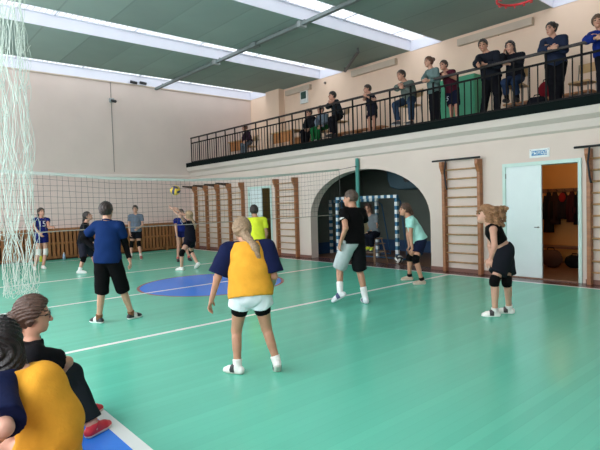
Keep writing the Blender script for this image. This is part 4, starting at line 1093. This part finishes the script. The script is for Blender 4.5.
person('player in grey t-shirt and black shorts waiting by the slatted dado', 16.4, 1.72, 168, (135.2, 209.2, 0), (135.6, 214.3, 0), (136, 231, 0),
       eR=(129.3, 225.5, '-'), wR=(130, 233, '-'), eL=(142.8, 226, '-'), wL=(138, 228.5, '-'), kR=(131.5, 245, '-'), aR=(130.8, 256.5, 'f'), kL=(138.8, 245, '-'), aL=(141, 256.5, 'f'),
       skin_=(208, 164, 142), hair=('short', (62, 50, 44)), cell=.014, pads=('LR', BLACK, .12), top=dict(rgb=(124, 136, 154), sl=.55, hem=1.05, r=.018), bottom=dict(rgb=(24, 24, 30), to=.55, r=.018),
       sock=(.10, (214, 204, 198)), shoe=((150, 84, 78), (206, 196, 190)))
person('setter with a blonde braid and dark shirt reaching up towards the ball', 13.1, 1.66, -66, (188.3, 215.4, 0), (190.2, 221.3, 0), (190, 241, 0),
       eL=(181, 216.5, '-'), wL=(172.5, 209.5, '-'), eR=(182.5, 212.5, '+'), wR=(171.5, 206, '-'), kL=(181.8, 253, '-'), aL=(181.5, 267.5, 'f'), kR=(191, 251.5, '+'), aR=(197.5, 263.5, .10),
       skin_=(212, 170, 148), hair=('lowpony', (170, 142, 108)), cell=.013, look=25, pads=('LR', BLACK, .085), pitR=35,
       top=dict(rgb=(30, 31, 42), sl=.35, hem=1.02, r=.016), bottom=dict(rgb=(26, 28, 40), to=.42, r=.016), shoe=((224, 222, 218), (222, 220, 214)), curl=.2)
person('girl in blue jersey and dark shoes half hidden behind the setter', 15.6, 1.66, 155, (181, 213, 0), (181, 218.3, 0), (181.2, 231.5, 0),
       eR=(176, 229, '-'), wR=(177, 236.5, '-'), eL=(187, 229, '-'), wL=(186, 237, '-'), kR=(178.5, 245.5, '-'), aR=(178, 259, 'f'), kL=(185, 245, '-'), aL=(189.5, 258, 'f'),
       skin_=(206, 164, 142), hair=('short', (58, 44, 38)), cell=.014, top=dict(rgb=(34, 48, 134), sl=.4, hem=1.0, r=.018, text=('9', .24, (206, 212, 232), False)), bottom=dict(rgb=(30, 36, 96), to=.4, r=.016), sock=(.06, (184, 74, 80)), shoe=((34, 34, 40), (44, 44, 48)))
# ---------------- scorer on the tall stool in the arch
SC = np.array([10.22, 8.74])
person('scorer in grey t-shirt and yellow-green shoes sitting on a tall stool under the arch', 13.3, 1.66, -150, (367.8, 208.5, -.02), (369.8, 215.3, 0), (373.8, 233.5, 0),
       eL=(376.5, 228.5, '-'), wL=(368.5, 232.5, '-'), eR=(364.5, 227.5, '-'), wR=(366.5, 233, '-'), kL=(371.5, 236.5, '-'), aL=(372, 247.5, '+'), kR=(367, 236, '-'), aR=(368, 247, '+'),
       skin_=(190, 146, 124), hair=('long', (70, 44, 36)), cell=.0135, look=-12, floor=.3, top=dict(rgb=(132, 140, 146), sl=.55, hem=1.0, r=.016), bottom=dict(rgb=(24, 27, 40), to=1.8, r=.012), shoe=((206, 214, 60), (220, 220, 170)))
# ---------------- two players on the low bench in the left foreground
def glasses(body, J, q):
    mb = MB(); h_ = q['hp']
    for x in (-.034, .034): mb.tube([h_(x+.026*math.cos(a_), .092, .006+.021*math.sin(a_)) for a_ in np.linspace(0, 2*PI, 17)[:-1]], .0028, 6, closed=True)
    mb.tube([h_(-.008, .095, .012), h_(.008, .095, .012)], .0025, 6)
    for x in (-1, 1): mb.tube([h_(x*.060, .090, .012), h_(x*.083, .0, .008), h_(x*.080, -.02, -.005)], .0025, 6)
    o = mb.build('glasses', blackm, None); o.parent = body
person('girl with glasses and red shoes in black t-shirt seated on the low bench', 3.35, 1.64, 55, (34, 315, 0), (30, 340, 0), (30, 402, .05),
       eR=(67, 362, '+'), wR=(52, 385, '+'), eL=(42, 362, '+'), wL=(58, 375, '+'), kR=(69, 376, .28), aR=(93, 425, 'f'), kL=(66, 374, .46), aL=(84, 408, 'f'),
       fh=62, skin_=(206, 160, 136), hair=('lowbun', (74, 54, 44)), cell=.0095, ffR=22, ffL=30, bow=.05, look=-6,
       top=dict(rgb=(20, 20, 24), sl=.72, hem=1.0, r=.024, loose=.024), bottom=dict(rgb=(38, 46, 50), to=1.9, r=.026, flare=.016), sock=(.04, (196, 150, 130)), shoe=((190, 30, 48), (206, 196, 190)), extra=glasses)
person('player with long black hair in yellow shirt with navy sleeves seated nearest the camera', 2.5, 1.66, -74, (-2, 343, .02), (18, 372, 0), (46, 470, 0),
       eL=(4, 428, '-'), wL=(-14, 450, '+'), eR=(20, 425, '+'), wR=(2, 450, '+'), kL=(-14, 462, '+'), aL=(-30, 540, '-'), kR=(10, 440, '+'), aR=(0, 500, 'f'),
       skin_=(206, 164, 146), hair=('long', (22, 18, 18)), cell=.008, roll=-30, swm=.85, bow=.095, fh=-60,
       top=dict(rgb=(212, 152, 50), sleeve=(22, 30, 68), rag=.062, sl=.9, hem=1.05, r=.020, loose=.024), bottom=dict(rgb=BLACK, to=.5, r=.02), shoe=((220, 220, 216), (220, 220, 216)))
# ---------------- spectators on the balcony
BG = dict(floor=ZB, cell=.0135)
def bd(px, py, x=10.16):
    p = atx(px, py, x); return float(FW @ (p-ORG))
def seat_under(b_, label, h, yaw, m=seatw):
    pass
person('man in grey-green jacket and blue jeans sitting with his arms on the balcony rail', bd(408, 92, 10.22), 1.78, -118, (401, 75.5, -.02), (405.5, 82, 0), (409.5, 99.5, .12),
       eL=(413, 91.5, '-'), wL=(403.5, 86.5, '-'), eR=(397, 88, '-'), wR=(400, 87.5, '-'), kL=(411, 104, '-'), aL=(411.5, 123, '+'), kR=(395, 105, '-'), aR=(398, 122, '+'), look=-6,
       skin_=(200, 152, 128), hair=('short', (62, 50, 44)), top=dict(rgb=(124, 136, 128), sl=1.85, hem=1.0, r=.026, loose=.014), bottom=dict(rgb=(62, 82, 110), to=1.9, r=.014), shoe=((72, 72, 80), (190, 190, 190)), **BG)
person('woman in pale teal top and black trousers leaning on the balcony rail', bd(434, 90, 10.12), 1.66, -108, (428.5, 62, 0), (431.5, 69, 0), (434.5, 92.5, .1),
       eL=(437.5, 80, '-'), wL=(428, 80.5, '-'), eR=(424, 79, '-'), wR=(426, 80.5, '-'), kL=(437, 107, '-'), aL=(439, 10.22, 'b'), kR=(432.5, 108, '-'), aR=(433, 10.22, 'b'),
       skin_=(206, 160, 138), hair=('bun', (92, 62, 46)), top=dict(rgb=(126, 150, 148), sl=1.85, hem=1.02, r=.02), bottom=dict(rgb=(26, 26, 32), to=1.9, r=.012), shoe=((30, 30, 34), (60, 60, 60)), **BG)
person('boy in maroon t-shirt and navy shorts bending over the balcony rail', bd(452, 90, 10.32), 1.58, -122, (443.5, 65.5, -.05), (446.5, 71, -.02), (452.5, 91, .16),
       eL=(456, 78.5, '-'), wL=(447.5, 75.5, '-'), eR=(441.5, 78, '-'), wR=(445, 76.5, '-'), kL=(456.5, 106, '-'), aL=(457, 10.22, 'b'), kR=(451, 106.5, '-'), aR=(452, 10.22, 'b'),
       skin_=(202, 152, 130), hair=('short', (60, 44, 36)), top=dict(rgb=(92, 36, 52), sl=.55, hem=1.0, r=.018), bottom=dict(rgb=(28, 32, 56), to=.92, r=.018, text=('5', .17, (220, 224, 230), 'R')), sock=(.06, WHITE), shoe=((190, 120, 110), (214, 206, 200)), **BG)
person('man in black jacket standing with clasped hands over the balcony rail', bd(490, 80, 10.14), 1.80, -135, (483, 45.5, 0), (487, 53, 0), (491.5, 77.5, .14),
       eL=(498.5, 65, '-'), wL=(481, 64.5, '-'), eR=(477, 63.5, '-'), wR=(477.5, 65, '-'), kL=(497.5, 94, '-'), aL=(497, 10.22, 'b'), kR=(486, 95, '-'), aR=(483, 10.22, 'b'), look=-8, fh=-145,
       skin_=(198, 150, 126), hair=('short', (46, 38, 34)), top=dict(rgb=(34, 38, 48), sl=1.8, hem=1.06, r=.028, loose=.016), bottom=dict(rgb=(28, 28, 34), to=1.92, r=.016), shoe=((26, 26, 28), (40, 40, 40)), fat=1.06, **BG)
person('seated woman in black jacket and blue jeans resting her cheek on her hand', bd(514, 75, 10.4), 1.68, -138, (510, 47.2, 0), (513, 54.5, 0), (516, 79, .05),
       eR=(500.5, 62.5, '-'), wR=(503.5, 53.5, '+'), eL=(519.5, 66, '-'), wL=(508.5, 64, '-'), kR=(504.5, 82.5, '-'), aR=(507, 99, '+'), kL=(514.5, 82, '-'), aL=(517.5, 98.5, '+'),
       skin_=(212, 168, 146), hair=('long', (36, 28, 28)), look=-6, top=dict(rgb=(30, 32, 40), sl=1.85, hem=1.02, r=.024, loose=.014), bottom=dict(rgb=(48, 66, 98), to=1.7, r=.012), sock=(.14, (26, 26, 30)), shoe=((26, 26, 30), (40, 40, 40)), **BG)
person('woman in navy hoodie and black trousers standing with folded arms on the rail', bd(553, 65, 10.12), 1.72, -150, (551, 29, -.02), (553.5, 37, 0), (556, 64, .12),
       eR=(541.5, 50.5, '-'), wR=(551, 47.8, '-'), eL=(564.5, 50, '-'), wL=(550, 46.8, '-'), kR=(552.5, 83, '-'), aR=(553, 10.22, 'b'), kL=(559, 82.5, '-'), aL=(558, 10.22, 'b'), look=-4, fh=-112, hips=.085,
       skin_=(206, 160, 138), hair=('bun', (40, 32, 30)), top=dict(rgb=(46, 56, 82), sl=1.75, hem=1.06, r=.02, loose=.014, patch=((128, 62, 78), .08, .03)), bottom=dict(rgb=(24, 24, 30), to=1.92, r=.02), shoe=((28, 28, 30), (50, 50, 50)), fat=1.05, **BG)
person('boy in bright blue sweatshirt at the right edge of the balcony', bd(600, 52, 10.12), 1.62, -148, (597.5, 21.5, 0), (601, 29.5, 0), (605, 54, .1),
       eR=(587, 40, '-'), wR=(596, 38, '-'), eL=(612, 42, '-'), wL=(599, 37, '-'), kR=(601, 73, '-'), aR=(601, 10.22, 'b'), kL=(608, 72, '-'), aL=(608, 10.22, 'b'),
       skin_=(206, 160, 136), hair=('mop', (92, 70, 54)), top=dict(rgb=(32, 56, 146), sl=1.85, hem=1.04, r=.026, loose=.016, patch=((196, 212, 226), .09, .035)), bottom=dict(rgb=(28, 30, 40), to=1.9, r=.014), shoe=((40, 40, 44), (200, 200, 200)), **BG)
person('person in dark jacket perched on a stool at the middle of the balcony rail', bd(335, 112, 10.25), 1.72, -105, (332.2, 96.2, 0), (334.2, 101, 0), (338.5, 116.5, .06),
       eL=(339.5, 109.5, '-'), wL=(331.5, 103.5, '-'), eR=(328, 106.5, '-'), wR=(331, 102.5, '-'), kL=(332.5, 120.5, '-'), aL=(335, 134.5, '+'), kR=(330.5, 119.5, '-'), aR=(332, 134.5, '+'),
       skin_=(198, 150, 128), hair=('short', (44, 38, 36)), top=dict(rgb=(40, 48, 54), sl=1.85, hem=1.0, r=.024, loose=.014), bottom=dict(rgb=(24, 24, 30), to=1.9, r=.014), shoe=((24, 24, 26), (40, 40, 40)), **BG)
person('boy in dark t-shirt and dark shorts leaning on the balcony rail', bd(371, 107, 10.14), 1.56, -100, (367.2, 89.2, 0), (369.5, 94, 0), (372.5, 109.5, .1),
       eL=(375.5, 101, '-'), wL=(367.5, 96.5, '-'), eR=(364, 99.5, '-'), wR=(366, 96, '-'), kL=(374.3, 119, '-'), aL=(374, 10.22, 'b'), kR=(369.5, 120, '-'), aR=(370, 10.22, 'b'),
       skin_=(196, 148, 126), hair=('short', (50, 40, 36)), top=dict(rgb=(38, 40, 56), sl=.6, hem=1.04, r=.02), bottom=dict(rgb=(34, 36, 50), to=.8, r=.018), shoe=((40, 36, 40), (120, 110, 110)), **BG)
person('seated person in black jacket beside the one in green trousers', bd(310, 125, 10.35), 1.70, -128, (308.8, 113.6, 0), (309.8, 118, 0), (311.8, 130, .03),
       eL=(314, 125, '-'), wL=(309, 129, '-'), eR=(305, 125.5, '-'), wR=(305.5, 130, '-'), kL=(307.5, 131.5, '-'), aL=(307, 143, '+'), kR=(302.5, 132.5, '-'), aR=(303, 143.5, '+'),
       skin_=(190, 146, 124), hair=('short', (40, 34, 32)), top=dict(rgb=(30, 32, 38), sl=1.85, hem=1.0, r=.022), bottom=dict(rgb=(26, 26, 32), to=1.9, r=.014), shoe=((60, 60, 62), (170, 170, 170)), **BG)
person('seated person in grey-blue top and green trousers on the balcony', bd(322, 120, 10.35), 1.68, -128, (320.4, 110.2, 0), (321.6, 115, 0), (323.8, 126.5, .03),
       eL=(326, 121.5, '-'), wL=(321, 126, '-'), eR=(316.8, 122, '-'), wR=(317.5, 127, '-'), kL=(318.5, 128.5, '-'), aL=(317.5, 140, '+'), kR=(313, 130.5, '-'), aR=(313.5, 141.5, '+'),
       skin_=(198, 152, 130), hair=('short', (72, 54, 44)), top=dict(rgb=(134, 148, 164), sl=1.85, hem=1.0, r=.022), bottom=dict(rgb=(34, 120, 66), to=1.9, r=.02), shoe=((200, 200, 200), (220, 220, 220)), **BG)
person('seated child in maroon top at the far end of the balcony', bd(247, 140, 10.4), 1.55, -120, (244.7, 128, 0), (246.3, 132, 0), (249, 142.5, .03),
       eL=(250, 137.5, '-'), wL=(246, 141, '-'), eR=(243.5, 138, '-'), wR=(243.5, 142, '-'), kL=(245.5, 144.5, '-'), aL=(245.5, 153.5, '+'), kR=(242, 145, '-'), aR=(242, 154, '+'),
       skin_=(200, 154, 132), hair=('short', (84, 58, 44)), top=dict(rgb=(66, 42, 62), sl=1.85, hem=1.0, r=.02), bottom=dict(rgb=(126, 138, 152), to=1.9, r=.014), shoe=((40, 40, 44), (180, 180, 180)), **BG)

# ---- seats under the people sitting on the balcony
def seat_for(key, label, yaw_deg, m=seatw):
    J = [v for k, v in PJ.items() if key in k][0]
    h_ = max(.30, J['hp'][2]-ZB-.145); dv = dirv(yaw_deg)
    chair((J['hp'][0]-dv[0]*.06, J['hp'][1]-dv[1]*.06, ZB), math.atan2(dv[1], dv[0]), label, h_, m)
seat_for('grey-green jacket', 'school chair under the man in the grey-green jacket', -118)
seat_for('resting her cheek', 'school chair under the seated woman in the black jacket', -138)
seat_for('perched on a stool', 'school chair under the person in dark jacket at the middle of the rail', -105)
seat_for('black jacket beside', 'school chair under the seated person in the black jacket', -128)
seat_for('green trousers on', 'school chair under the person in green trousers', -128)
seat_for('maroon top at the far', 'school chair under the seated child at the far end', -120)
p = atz(583, 82.5, ZB+.45); dv = dirv(-125)
chair((p[0], p[1], ZB), math.atan2(dv[1], dv[0]), 'empty wooden school chair on the balcony between the navy hoodie and the right edge')
# ---- tall stool under the scorer
J = PJ[[k for k in PJ if k.startswith('scorer')][0]]
sx0, sy0 = float(J['hp'][0]), float(J['hp'][1]); hz = float(J['hp'][2])-.115
t = empty('tall_stool', (sx0, sy0, 0), 'tall wooden stool with splayed legs under the scorer in the arch', 'stool')
stw = wood('stool_wood', (150, 120, 92), (1, 1, 6))
MB().box((sx0-.17, sy0-.17, hz-.035), (sx0+.17, sy0+.17, hz)).build('seat', stw, t, bevel=.01)
for i in (-1, 1):
    for j in (-1, 1): MB().tube([(sx0+i*.26, sy0+j*.24, 0), (sx0+i*.14, sy0+j*.14, hz-.03)], .017, 8).build('leg', stw, t, smooth=True)
for z_, k_ in ((.28, .8), (.5, .6)):
    w_ = .14+.11*k_*.9
    for i in (-1, 1):
        MB().tube([(sx0+i*(w_+.012), sy0-w_, z_), (sx0+i*(w_+.012), sy0+w_, z_)], .011, 6).build('rung', stw, t); MB().tube([(sx0-w_, sy0+i*w_, z_), (sx0+w_, sy0+i*w_, z_)], .011, 6).build('rung', stw, t)
